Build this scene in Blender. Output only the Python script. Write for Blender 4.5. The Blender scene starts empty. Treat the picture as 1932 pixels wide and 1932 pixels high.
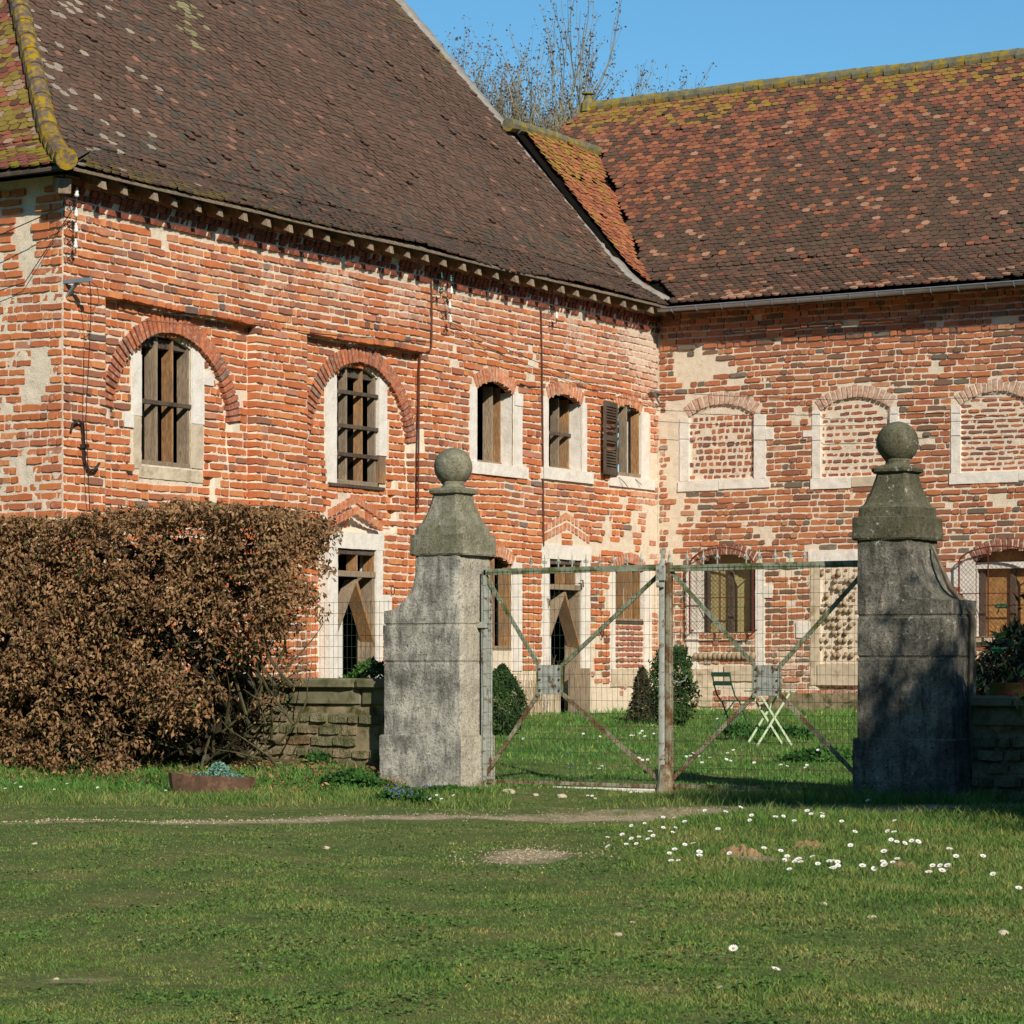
import bpy, bmesh, math, random
import numpy as np
from mathutils import Vector, noise as mnoise
random.seed(7); rng = np.random.default_rng(7)
R = math.radians
scene = bpy.context.scene
col = scene.collection
# ---------------------------------------------------------------- survey frame
# site axes: x runs along the right wing, y along the left wing, eye at the origin 1.3 m up
TH = R(31.4); CT, ST = math.cos(TH), math.sin(TH)
F, CX, HY, EYE = 5200.0, 966.0, 1250.0, 1.3
WU, WV = -24.04, 44.5          # left wing facade plane (x = WU), right wing facade plane (y = WV)
def xy2uv(X, Y): return CT*X - ST*Y, ST*X + CT*Y
def uv2xy(U, V): return CT*U + ST*V, -ST*U + CT*V
def LW(x, y=0, U=WU):
    q = (x-CX)/F; V = -U*(CT+q*ST)/(ST-q*CT); Y = -ST*U+CT*V
    return V, EYE+(HY-y)/F*Y
def RW(x, y=0, V=WV):
    q = (x-CX)/F; U = V*(q*CT-ST)/(CT+q*ST); Y = -ST*U+CT*V
    return U, EYE+(HY-y)/F*Y
def sm(a, b, x):
    t = min(1, max(0, (x-a)/(b-a))); return t*t*(3-2*t)
def gz(U, V):
    X, Y = uv2xy(U, V)
    z = .33*sm(28, 47, Y)
    z += .20*sm(-15.6, -16.8, U)*sm(22.2, 24.0, V)*(1-sm(25, 30, V)*.6) if U < -15.6 else 0
    z += .012*math.sin(X*2.1+Y*.7)+.010*math.sin(Y*1.9-X*1.1)+.006*math.sin(X*5.3+Y*3.1)
    z -= .035*math.exp(-((Y-23.4-.0*X)/.9)**2)
    return z
def GP(x, y):
    z = 0
    for _ in range(8):
        Y = (EYE-z)*F/(y-HY); X = (x-CX)/F*Y; U, V = xy2uv(X, Y); z = gz(U, V)
    return U, V, z
# ---------------------------------------------------------------- mesh helpers
class MB:
    def __init__(s): s.v = []; s.f = []; s.c = []
    def add(s, vs, fs, c=None):
        n = len(s.v); s.v.extend(vs); s.f.extend([tuple(i+n for i in f) for f in fs])
        if c is not None: s.c.extend([c]*len(vs))
        elif s.c: s.c.extend([(1, 1, 1, 0)]*len(vs))
    def box(s, x0, x1, y0, y1, z0, z1, c=None):
        s.add([(x0,y0,z0),(x1,y0,z0),(x1,y1,z0),(x0,y1,z0),(x0,y0,z1),(x1,y0,z1),(x1,y1,z1),(x0,y1,z1)], BF, c)
    def hexa(s, pts, c=None): s.add([tuple(p) for p in pts], BF, c)
    def bar(s, p, q, w, h=None, c=None, up=(0,0,1)):
        p, q = Vector(p), Vector(q); h = h or w; d = (q-p).normalized(); u = Vector(up)
        if abs(d.dot(u)) > .98: u = Vector((1,0,0))
        a = d.cross(u).normalized()*w/2; b = d.cross(a).normalized()*h/2
        s.hexa([p-a-b, p+a-b, p+a+b, p-a+b, q-a-b, q+a-b, q+a+b, q-a+b], c)
    def tube(s, pts, r, n=6, r2=None, c=None, cap=True):
        pts = [Vector(p) for p in pts]; k = len(pts); rs = r if isinstance(r, (list, tuple)) else [r+(((r2 if r2 is not None else r)-r)*i/(k-1)) for i in range(k)]
        vs = []; d0 = (pts[1]-pts[0]).normalized(); u = Vector((0,0,1)) if abs(d0.z) < .9 else Vector((1,0,0)); a = d0.cross(u).normalized()
        for i, p in enumerate(pts):
            d = (pts[min(i+1, k-1)]-pts[max(i-1, 0)]).normalized(); a = (a-d*a.dot(d)).normalized(); b = d.cross(a)
            for j in range(n):
                t = 2*math.pi*j/n; vs.append(tuple(p+(a*math.cos(t)+b*math.sin(t))*rs[i]))
        fs = [(i*n+j, i*n+(j+1) % n, (i+1)*n+(j+1) % n, (i+1)*n+j) for i in range(k-1) for j in range(n)]
        if cap: fs += [tuple(range(n)), tuple(range((k-1)*n, k*n))]
        s.add(vs, fs, c)
    def lathe(s, prof, cx, cy, n=20, c=None):
        vs = [(cx+r*math.cos(2*math.pi*j/n), cy+r*math.sin(2*math.pi*j/n), z) for r, z in prof for j in range(n)]
        fs = [(i*n+j, i*n+(j+1) % n, (i+1)*n+(j+1) % n, (i+1)*n+j) for i in range(len(prof)-1) for j in range(n)]
        s.add(vs, fs+[tuple(range(n)), tuple(range((len(prof)-1)*n, len(prof)*n))], c)
    def prism(s, poly, f0, f1, c=None):   # poly of 2d points, f0/f1 map 2d -> 3d
        n = len(poly); s.add([f0(*p) for p in poly]+[f1(*p) for p in poly], [tuple(range(n)), tuple(range(2*n-1, n-1, -1))]+[(i, (i+1) % n, n+(i+1) % n, n+i) for i in range(n)], c)
BF = [(0,3,2,1),(4,5,6,7),(0,1,5,4),(1,2,6,5),(2,3,7,6),(3,0,4,7)]
WL = {}
def wl(o): return WL.get(o.name, Vector((0,0,0))) if o else Vector((0,0,0))
def tag(o, label=None, cat=None, group=None, kind=None):
    if label: o['label'] = label
    if cat: o['category'] = cat
    if group: o['group'] = group
    if kind: o['kind'] = kind
    return o
def empty(name, loc, label=None, cat=None, group=None):
    o = bpy.data.objects.new(name, None); o.empty_display_size = .2; col.objects.link(o); o.location = loc; WL[o.name] = Vector(loc)
    return tag(o, label, cat, group)
def obj(name, m, mat, parent=None, loc=None, smooth=False, bevel=0):
    base = wl(parent) if parent else Vector(loc or (0,0,0))
    me = bpy.data.meshes.new(name)
    V = np.array(m.v, dtype=np.float64).reshape(-1, 3)-np.array(base)
    me.from_pydata(V.tolist(), [], m.f)
    if m.c:
        at = me.color_attributes.new('Col', 'FLOAT_COLOR', 'POINT'); at.data.foreach_set('color', np.array(m.c, dtype=np.float32).ravel())
    for k in (mat if isinstance(mat, (list, tuple)) else [mat]): me.materials.append(k)
    if smooth: me.polygons.foreach_set('use_smooth', [True]*len(me.polygons))
    me.update()
    o = bpy.data.objects.new(name, me); col.objects.link(o)
    if parent: o.parent = parent; WL[o.name] = base.copy()
    else: o.location = base; WL[o.name] = base.copy()
    if bevel:
        b = o.modifiers.new('Bevel', 'BEVEL'); b.width = bevel; b.segments = 2; b.limit_method = 'ANGLE'
    return o
def np_obj(name, V, Fq, mat, parent=None, loc=(0,0,0), colors=None, smooth=False):
    base = wl(parent) if parent else Vector(loc); V = np.asarray(V, dtype=np.float32)-np.array(base, dtype=np.float32)
    me = bpy.data.meshes.new(name); n, k = Fq.shape
    me.vertices.add(len(V)); me.vertices.foreach_set('co', V.ravel().astype(np.float32))
    me.loops.add(n*k); me.loops.foreach_set('vertex_index', Fq.ravel().astype(np.int32))
    me.polygons.add(n); me.polygons.foreach_set('loop_start', np.arange(0, n*k, k, dtype=np.int32)); me.polygons.foreach_set('loop_total', np.full(n, k, dtype=np.int32))
    if smooth: me.polygons.foreach_set('use_smooth', np.ones(n, dtype=bool))
    if colors is not None:
        at = me.color_attributes.new('Col', 'FLOAT_COLOR', 'POINT'); at.data.foreach_set('color', np.asarray(colors, dtype=np.float32).ravel())
    me.materials.append(mat); me.update(calc_edges=True); me.validate()
    o = bpy.data.objects.new(name, me); col.objects.link(o)
    if parent: o.parent = parent
    else: o.location = base
    WL[o.name] = base.copy()
    return o
def copy_tree(o, loc=None, parent=None, rotz=None):
    kids = [c for c in bpy.data.objects if c.parent == o]
    c = o.copy(); col.objects.link(c)
    if parent: c.parent = parent
    if loc is not None: c.location = loc
    if rotz is not None: c.rotation_euler.z = rotz
    for k in kids: copy_tree(k, parent=c)
    return c
def roughen(o, amp=.01, sc=6, cuts=0, seed=0, lenmax=.08):
    bm = bmesh.new(); bm.from_mesh(o.data)
    for _ in range(7):
        es = [e for e in bm.edges if e.calc_length() > lenmax]
        if not es: break
        bmesh.ops.subdivide_edges(bm, edges=es, cuts=1, use_grid_fill=True)
    b = wl(o)
    bm.normal_update()
    for v in bm.verts:
        p = (v.co+b)*sc+Vector((seed*7.3, 0, 0)); d = mnoise.noise(p)*.6+mnoise.noise(p*2.7)*.3+mnoise.noise(p*7)*.15
        v.co += v.normal*d*amp*1.6
    bm.to_mesh(o.data); bm.free()
# ---------------------------------------------------------------- materials
def lin(h):
    h = h.lstrip('#'); c = [int(h[i:i+2], 16)/255 for i in (0, 2, 4)]
    return tuple((x/12.92 if x <= .04045 else ((x+.055)/1.055)**2.4) for x in c)
def L4(h, a=1): return (*lin(h), a)
class Mat:
    def __init__(s, name, rough=.9, spec=.2):
        s.m = bpy.data.materials.new(name); s.m.use_nodes = True; s.nt = s.m.node_tree; s.N = s.nt.nodes; s.b = s.N['Principled BSDF']
        s.b.inputs['Roughness'].default_value = rough; s.b.inputs['Specular IOR Level'].default_value = spec
        g = s.N.new('ShaderNodeNewGeometry'); s.pos = g.outputs['Position']; s.nrm = g.outputs['Normal']
    def link(s, a, b): s.nt.links.new(a, b)
    def noise(s, sc, det=4, rough=.55, stretch=None, dist=0):
        n = s.N.new('ShaderNodeTexNoise'); n.inputs['Scale'].default_value = sc; n.inputs['Detail'].default_value = det; n.inputs['Roughness'].default_value = rough; n.inputs['Distortion'].default_value = dist
        if stretch:
            mp = s.N.new('ShaderNodeMapping'); mp.inputs['Scale'].default_value = stretch; s.link(s.pos, mp.inputs['Vector']); s.link(mp.outputs[0], n.inputs['Vector'])
        else: s.link(s.pos, n.inputs['Vector'])
        return n.outputs['Fac']
    def voro(s, sc, feat='F1', stretch=None):
        n = s.N.new('ShaderNodeTexVoronoi'); n.inputs['Scale'].default_value = sc; n.feature = feat
        if stretch:
            mp = s.N.new('ShaderNodeMapping'); mp.inputs['Scale'].default_value = stretch; s.link(s.pos, mp.inputs['Vector']); s.link(mp.outputs[0], n.inputs['Vector'])
        else: s.link(s.pos, n.inputs['Vector'])
        return n.outputs['Distance']
    def ramp(s, x, stops):
        r = s.N.new('ShaderNodeValToRGB'); e = r.color_ramp.elements
        while len(e) < len(stops): e.new(.5)
        for k, (p, c) in enumerate(stops):
            e[k].position = p; e[k].color = c if len(c) == 4 else (*c, 1)
        s.link(x, r.inputs[0]); return r.outputs[0]
    def step(s, x, a, b, lo=0, hi=1):
        r = s.N.new('ShaderNodeMapRange'); r.inputs[1].default_value = a; r.inputs[2].default_value = b; r.inputs[3].default_value = lo; r.inputs[4].default_value = hi
        s.link(x, r.inputs[0]); return r.outputs[0]
    def mix(s, f, a, b, mode='MIX'):
        n = s.N.new('ShaderNodeMix'); n.data_type = 'RGBA'; n.blend_type = mode
        for v, i in ((f, 0), (a, 6), (b, 7)):
            if isinstance(v, (int, float)): n.inputs[i].default_value = v
            elif isinstance(v, tuple): n.inputs[i].default_value = v if len(v) == 4 else (*v, 1)
            else: s.link(v, n.inputs[i])
        return n.outputs[2]
    def math(s, op, a, b=0.0, c=None):
        n = s.N.new('ShaderNodeMath'); n.operation = op
        for i, v in enumerate((a, b) if c is None else (a, b, c)):
            if isinstance(v, (int, float)): n.inputs[i].default_value = v
            else: s.link(v, n.inputs[i])
        return n.outputs[0]
    def attr(s):
        n = s.N.new('ShaderNodeAttribute'); n.attribute_name = 'Col'; return n.outputs['Color'], n.outputs['Alpha']
    def sep(s, v):
        n = s.N.new('ShaderNodeSeparateXYZ'); s.link(v, n.inputs[0]); return n.outputs
    def bump(s, h, st=.3, dist=.01):
        n = s.N.new('ShaderNodeBump'); n.inputs['Strength'].default_value = st; n.inputs['Distance'].default_value = dist; s.link(h, n.inputs['Height']); s.link(n.outputs[0], s.b.inputs['Normal'])
    def done(s, c):
        if isinstance(c, tuple): s.b.inputs['Base Color'].default_value = c if len(c) == 4 else (*c, 1)
        else: s.link(c, s.b.inputs['Base Color'])
        return s.m
def m_brick():
    s = Mat('brick'); c, a = s.attr(); n = s.noise(22, 5, .65); n2 = s.noise(90, 3)
    c = s.mix(s.step(n, .35, .8, 0, .25), c, (.20, .085, .055)); c = s.mix(1.0, c, s.ramp(n2, [(.3, (.72, .72, .72)), (.7, (1.2, 1.2, 1.2))]), 'MULTIPLY')
    lime = s.math('MULTIPLY', s.step(s.math('ADD', s.noise(17, 6, .7), a), .78, 1.12), .85)
    c = s.mix(lime, c, L4('#d9c3b0')); s.bump(s.math('ADD', n, n2), .55, .006); return s.done(c)
def m_mortar():
    s = Mat('lime_mortar'); n = s.noise(9, 6, .65); n2 = s.noise(60, 4, .6)
    c = s.ramp(n, [(.2, L4('#c2ad93')), (.42, L4('#e5d5be')), (.75, L4('#efe0cb'))]); c = s.mix(1.0, c, s.ramp(n2, [(.3, (.75,.73,.7)), (.65, (1.05,1.05,1.05))]), 'MULTIPLY')
    st = s.step(s.noise(.9, 4, .6), .55, .8, 0, .35); c = s.mix(st, c, L4('#8f7a66'))
    s.bump(s.math('ADD', n, n2), .8, .012); return s.done(c)
def m_lime():
    s = Mat('dressed_limestone'); n = s.noise(5, 6, .6); n2 = s.noise(45, 4, .6)
    c = s.ramp(n, [(.3, L4('#d8cec0')), (.5, L4('#e8e0d5')), (.75, L4('#efe8de'))]); c = s.mix(1.0, c, s.ramp(n2, [(.25, (.82,.8,.78)), (.6, (1,1,1))]), 'MULTIPLY')
    c = s.mix(s.step(s.noise(13, 5, .7), .62, .75, 0, .45), c, L4('#b89a7c')); s.bump(s.math('ADD', n, n2), .5, .01); return s.done(c)
def m_tile():
    s = Mat('clay_tile', .88, .25); c, a = s.attr(); n = s.noise(30, 5, .7); n2 = s.noise(110, 3)
    c = s.mix(s.step(n, .35, .75, 0, .45), c, (.05, .035, .028)); c = s.mix(1.0, c, s.ramp(n2, [(.3, (.65,.65,.65)), (.7, (1.3,1.3,1.3))]), 'MULTIPLY')
    sp = s.math('MULTIPLY', s.step(s.voro(26), .16, .10), s.step(s.noise(3.1, 3), .52, .6)); c = s.mix(s.math('MULTIPLY', sp, .7), c, L4('#b9b3a4'))
    s.bump(s.math('ADD', n, n2), .5, .006); return s.done(c)
def m_wood(name, a, b, d):
    s = Mat(name, .85); n = s.noise(9, 5, .6, (5, 5, .45), 1.5); n2 = s.noise(40, 4, .6, (4, 4, .25)); n3 = s.noise(1.7, 3)
    c = s.ramp(n, [(.3, L4(a)), (.52, L4(b)), (.75, L4(d))]); c = s.mix(1.0, c, s.ramp(n2, [(.35, (.55,.53,.5)), (.6, (1.1,1.1,1.1))]), 'MULTIPLY')
    c = s.mix(s.step(n3, .45, .65, 0, .5), c, L4('#6d6359')); s.bump(n2, .6, .006); return s.done(c)
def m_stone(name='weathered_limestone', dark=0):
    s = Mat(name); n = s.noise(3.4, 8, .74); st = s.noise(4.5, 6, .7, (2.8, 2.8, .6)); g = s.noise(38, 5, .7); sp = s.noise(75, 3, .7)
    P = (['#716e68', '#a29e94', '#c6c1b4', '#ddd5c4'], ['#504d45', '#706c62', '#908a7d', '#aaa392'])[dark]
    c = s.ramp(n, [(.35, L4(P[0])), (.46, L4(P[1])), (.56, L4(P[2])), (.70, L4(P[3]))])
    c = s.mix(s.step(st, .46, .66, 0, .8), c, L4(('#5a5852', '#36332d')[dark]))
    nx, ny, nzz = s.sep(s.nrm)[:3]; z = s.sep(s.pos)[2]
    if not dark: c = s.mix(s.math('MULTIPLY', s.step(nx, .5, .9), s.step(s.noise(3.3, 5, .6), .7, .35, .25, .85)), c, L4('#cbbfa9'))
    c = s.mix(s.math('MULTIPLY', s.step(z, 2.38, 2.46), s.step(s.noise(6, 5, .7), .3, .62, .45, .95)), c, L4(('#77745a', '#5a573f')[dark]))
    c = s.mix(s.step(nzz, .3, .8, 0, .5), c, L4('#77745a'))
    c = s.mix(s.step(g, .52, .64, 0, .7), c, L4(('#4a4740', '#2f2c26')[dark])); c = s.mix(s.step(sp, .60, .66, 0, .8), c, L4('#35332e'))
    li = s.math('MULTIPLY', s.step(s.noise(16, 5, .7), .60, .66), s.step(s.noise(2.3, 4), .45, .56)); c = s.mix(s.math('MULTIPLY', li, .8), c, L4('#c9c7bd'))
    li2 = s.math('MULTIPLY', s.step(s.voro(17), .16, .1), s.step(s.noise(1.3, 3, .5, (1.3,1.7,1.2)), .6, .66)); c = s.mix(s.math('MULTIPLY', li2, .8), c, L4('#b08a34'))
    s.bump(s.math('ADD', g, s.math('MULTIPLY', sp, .7)), .9, .014); return s.done(c)
def m_moss():
    s = Mat('mossy_stone'); c, a = s.attr(); n = s.noise(7, 6, .65); g = s.noise(45, 4, .6)
    c = s.mix(s.step(n, .45, .62, 0, .85), c, L4('#55592f')); c = s.mix(1.0, c, s.ramp(g, [(.3, (.6,.6,.6)), (.7, (1.15,1.15,1.15))]), 'MULTIPLY'); s.bump(s.math('ADD', n, g), .9, .02); return s.done(c)
def m_flat(name, h, var=.25, sc=20, rough=.8, spec=.3, metal=0, h2=None, thr=(.5,.65)):
    s = Mat(name, rough, spec); n = s.noise(sc, 5, .6); b = lin(h)
    c = s.ramp(n, [(.3, tuple(x*(1-var) for x in b)), (.7, tuple(min(1, x*(1+var)) for x in b))])
    if h2: c = s.mix(s.step(s.noise(sc*.7, 6, .7), *thr), c, L4(h2))
    s.b.inputs['Metallic'].default_value = metal; s.bump(n, .3, .004); return s.done(c)
def m_leaf(name, hs, trans=.25, rough=.6, sc=3.0):
    s = Mat(name, rough, .25); n = s.noise(sc, 3); n2 = s.noise(47, 2); x = s.math('ADD', s.math('MULTIPLY', n, .5), s.math('MULTIPLY', n2, .5)); k = len(hs)
    c = s.ramp(x, [(.33+.34*i/(k-1), L4(h)) for i, h in enumerate(hs)]); s.done(c)
    t = s.N.new('ShaderNodeBsdfTranslucent'); s.link(c, t.inputs[0]); mx = s.N.new('ShaderNodeMixShader'); mx.inputs[0].default_value = trans
    out = s.N['Material Output']; s.link(s.b.outputs[0], mx.inputs[1]); s.link(t.outputs[0], mx.inputs[2]); s.link(mx.outputs[0], out.inputs[0]); return s.m
def ground_mask(s):
    """bare-earth amount over the lawn: the worn wheel track, the scuffed patches"""
    x, y, z = s.sep(s.pos)[:3]
    Y = s.math('ADD', s.math('MULTIPLY', x, -ST), s.math('MULTIPLY', y, CT)); X = s.math('ADD', s.math('MULTIPLY', x, CT), s.math('MULTIPLY', y, ST))
    wob = s.math('MULTIPLY', s.math('SUBTRACT', s.noise(.6, 3), .5), 1.6)
    line = s.math('ADD', s.math('ADD', Y, wob), s.math('MULTIPLY', X, -.28))   # the track drifts away to the right
    d = s.math('ABSOLUTE', s.math('SUBTRACT', line, 23.6))
    tr = s.step(s.math('ADD', d, s.math('MULTIPLY', s.noise(2.2, 5, .7), 1.5)), 1.30, .88)
    def blob(cx, cy, rx, ry, w=.6):
        dx = s.math('DIVIDE', s.math('SUBTRACT', X, cx), rx); dy = s.math('DIVIDE', s.math('SUBTRACT', Y, cy), ry)
        q = s.math('ADD', s.math('MULTIPLY', dx, dx), s.math('MULTIPLY', dy, dy)); q = s.math('ADD', q, s.math('MULTIPLY', s.noise(5, 5, .7), 1.6)); return s.step(q, 1.6, 1.0, 0, w)
    bl = blob(.1, 18.45, .36, .9, 1.0); bl = s.math('MAXIMUM', bl, blob(1.6, 18.3, .22, .5, .9)); bl = s.math('MAXIMUM', bl, blob(-1.8, 11.4, .2, .12, .4))
    return s.math('MAXIMUM', tr, bl)
def m_ground():
    s = Mat('lawn_soil', .95, .1); n = s.noise(1.1, 6, .62); f = s.noise(26, 6, .7); m = s.noise(3.4, 6, .68)
    c = s.ramp(n, [(.3, L4('#566a34')), (.46, L4('#687640')), (.60, L4('#7c7c4a')), (.74, L4('#98885e'))])
    c = s.mix(s.step(m, .55, .70, 0, .6), c, L4('#93805c')); c = s.mix(s.step(m, .44, .30, 0, .6), c, L4('#42572a'))
    b = s.ramp(s.noise(40, 4, .8), [(.3, L4('#937e60')), (.5, L4('#bca885')), (.68, L4('#dccbad'))])
    c = s.mix(ground_mask(s), c, b); c = s.mix(1.0, c, s.ramp(f, [(.3, (.5,.5,.5)), (.7, (1.25,1.25,1.25))]), 'MULTIPLY')
    s.bump(s.math('ADD', f, m), 1.0, .03); return s.done(c)
def m_grass(name='grass_blades', hs=('#4b6c32','#678440','#818c4e','#a29c66')):
    s = Mat(name, .6, .2); c0, a = s.attr(); n = s.noise(1.3, 5, .6); m = s.noise(5.5, 4, .6)
    x = s.math('ADD', s.math('MULTIPLY', n, .6), s.math('MULTIPLY', m, .4))
    c = s.ramp(x, [(.36, L4(hs[0])), (.47, L4(hs[1])), (.56, L4(hs[2])), (.68, L4(hs[3]))]); c = s.mix(1.0, c, c0, 'MULTIPLY'); s.done(c)
    t = s.N.new('ShaderNodeBsdfTranslucent'); s.link(c, t.inputs[0]); mx = s.N.new('ShaderNodeMixShader'); mx.inputs[0].default_value = .35
    s.link(s.b.outputs[0], mx.inputs[1]); s.link(t.outputs[0], mx.inputs[2]); s.link(mx.outputs[0], s.N['Material Output'].inputs[0]); return s.m
SND = m_stone('shade_darkened_limestone', 1)  # stone copy for the right pillar, tree shade darkened into its colours
BR, MO, LI, TI, SN, MS = m_brick(), m_mortar(), m_lime(), m_tile(), m_stone(), m_moss()
WD = m_wood('grey_weathered_wood', '#766858', '#a08c75', '#bda88c'); WB = m_wood('brown_weathered_wood', '#7d5a3a', '#a98058', '#c89f70'); WK = m_wood('dark_old_wood', '#3b322b', '#5a4d42', '#76685a'); OSB = m_flat('chipboard', '#a87c4a', .4, 14)
RUST = m_flat('rusty_iron', '#5b3a2c', .4, 25, .8); IRON = m_flat('dark_iron', '#33302e', .3, 30, .6); ZINC = m_flat('zinc', '#9aa0a6', .12, 6, .45, .5, .5)
PAINT = m_flat('flaking_pale_paint', '#a6a89f', .2, 14, .8, .15, 0, '#6a5040', (.54, .62)); MOSSBAR = m_flat('mossy_pale_paint', '#8f9480', .2, 10, .8, .2, 0, '#5c6038', (.45, .6))
BROWNP = m_flat('rust_streaked_paint', '#988f78', .25, 8, .85, .15, 0, '#6b4e34', (.46, .58))
WIRE = m_flat('green_coated_wire', '#39503c', .15, 30, .5); WIRED = m_flat('dark_wire', '#2c2522', .15, 30, .5); REDF = m_flat('oxide_red_iron', '#5f2d26', .25, 25, .7)
PORC = m_flat('white_porcelain', '#e4e2dc', .06, 8, .25, .5); GLG = m_flat('green_glass', '#1f4a3a', .2, 8, .15, .6); GRN = m_flat('dark_green_paint', '#1f5340', .15, 12, .45, .4); LGR = m_flat('pale_green_paint', '#b4c6a0', .1, 12, .5, .4)
DARK = m_flat('shade_dark', '#17130f', .3, 3, .95, .05); CONC = m_flat('lime_render', '#c7b79f', .18, 3.5, .9, .1, 0, '#a08b70', (.52, .66)); MOSC = m_flat('mossy_render', '#8d8066', .3, 5, .9, .1, 0, '#4c4a2c', (.48, .6)); GREYM = m_flat('grey_mortar', '#8e877d', .25, 7)  # the near-black colour paints the shade inside rooms and under tiles
LICH = m_flat('lichen_covered_tile', '#6e5a4c', .35, 8, .9, .1, 0, '#a08a2c', (.42, .55)); CURT = m_flat('beige_blind', '#a19766', .1, 3); WHITEP = m_flat('white_board', '#d9d6cf', .05, 6)
BLUE = m_flat('blue_plastic', '#24478c', .15, 5, .4); TENS = m_flat('green_plastic', '#1f7a5a', .1, 6, .4); COBB = m_flat('river_cobble', '#9c8a70', .35, 9)
BRN = m_leaf('dry_beech_leaf', ['#463524', '#77593c', '#9e7953', '#c4a077'], .15, .7, 6.0); TWIG = m_flat('mossy_twig', '#4f4a33', .4, 12); BARKY = m_flat('pale_twig_bark', '#8f8262', .2, 5); BARK = m_flat('grey_bark', '#766a58', .3, 10)
BOX = m_leaf('box_leaf', ['#16260f', '#26401a', '#3f5c28', '#6b7f45']); CYP = m_leaf('dry_cypress_leaf', ['#2b2a18', '#43402a', '#5c4f36']); SED = m_leaf('stonecrop_leaf', ['#4d7060', '#6f9684', '#93b5a4'], .1); WEED = m_leaf('weed_leaf', ['#22401c', '#3a6429', '#5c8238']); OLE = m_leaf('oleander_leaf', ['#10220f', '#1c3518', '#2e4a26'], .15); OLD = m_leaf('shaded_oleander_leaf', ['#0d1a0f', '#182a18', '#263c24'], .1)  # the darker oleander palette has the corner's deep shade in its colour
BUD = m_flat('brown_bud', '#62503f', .3, 5); PETAL = m_flat('daisy_petal', '#f0efee', .03, 9, .6); YOLK = m_flat('daisy_heart', '#d0a818', .1, 9); VIOL = m_flat('violet_petal', '#6a55a8', .2, 40)
# ---------------------------------------------------------------- brickwork
def FL(a, z, d=0): return (WU+d, a, z)
def FR(a, z, d=0): return (a, WV-d, z)
FEND = 28.0
def FE(a, z, d=0): return (a, FEND-d, z)
def nz(*p): return mnoise.noise(Vector(p))
PAL_L = [('#cf7c4e', .38), ('#c87448', .28), ('#bd6e4a', .18), ('#d88e5c', .14), ('#b06c4e', .07), ('#9c6a52', .025), ('#86746a', .006), ('#c4866a', .05)]
PAL_R = [('#b5714e', .28), ('#a8694c', .24), ('#c27d54', .18), ('#96644c', .14), ('#80624e', .11), ('#746a5c', .05), ('#bd8a66', .05)]
PAL_P = [('#b5705a', .4), ('#a5695a', .3), ('#c08a72', .2), ('#8a6a60', .1)]
def pick(pal):
    r = random.random()*sum(w for _, w in pal)
    for h, w in pal:
        r -= w
        if r <= 0: return lin(h)
    return lin(pal[0][0])
class Arch:   # opening + ring: ac centre, w half width, zs springing, rise, t ring thickness, zb bottom
    def __init__(s, ac, w, zs, rise, t, zb=None, hollow=False):
        s.ac, s.w, s.zs, s.rise, s.t, s.zb, s.hollow = ac, w, zs, max(rise, .02), t, zs if zb is None else zb, hollow
        s.R = (w*w+s.rise**2)/(2*s.rise); s.zc = zs+s.rise-s.R; s.th = math.asin(min(1, w/s.R)) if s.rise <= w else math.pi-math.asin(w/s.R)
    def half(s, z, R):
        q = R*R-(z-s.zc)**2
        return math.sqrt(q) if q > 0 else None
    def hole(s, z):       # inner opening half width
        if s.zb <= z <= s.zs: return s.w
        if s.zs < z < s.zs+s.rise: return s.half(z, s.R)
        return None
    def excl(s, z):
        ho = None
        if z > s.zs-.03: 
            ho = s.half(z, s.R+s.t)
            if ho: ho = min(ho, s.w+s.t*(s.w/s.R)*1.0+.02) if not s.hollow else ho
        hi = s.hole(z)
        if s.hollow:
            if ho is None: return []
            hi = s.half(z, s.R) if z > s.zs-.03 else None
            return [(s.ac-ho, s.ac+ho)] if hi is None else [(s.ac-ho, s.ac-hi), (s.ac+hi, s.ac+ho)]
        h = max(x for x in (ho, hi, -1) if x is not None)
        return [(s.ac-h, s.ac+h)] if h > 0 else []
class Rect:
    def __init__(s, a0, a1, z0, z1): s.a0, s.a1, s.z0, s.z1 = min(a0, a1), max(a0, a1), z0, z1
    def excl(s, z): return [(s.a0, s.a1)] if s.z0 < z < s.z1 else []
def wob(a, z): return .009*math.sin(a*.9+z*1.1)+.005*math.sin(a*2.7-z*2.3)+.022*nz(a*.6, z*.5, 3)
BF8 = [(8, 9, 14, 15), (9, 10, 13, 14), (10, 11, 12, 13)]+[(i, (i+1) % 8, 8+(i+1) % 8, 8+i) for i in range(8)]
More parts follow.
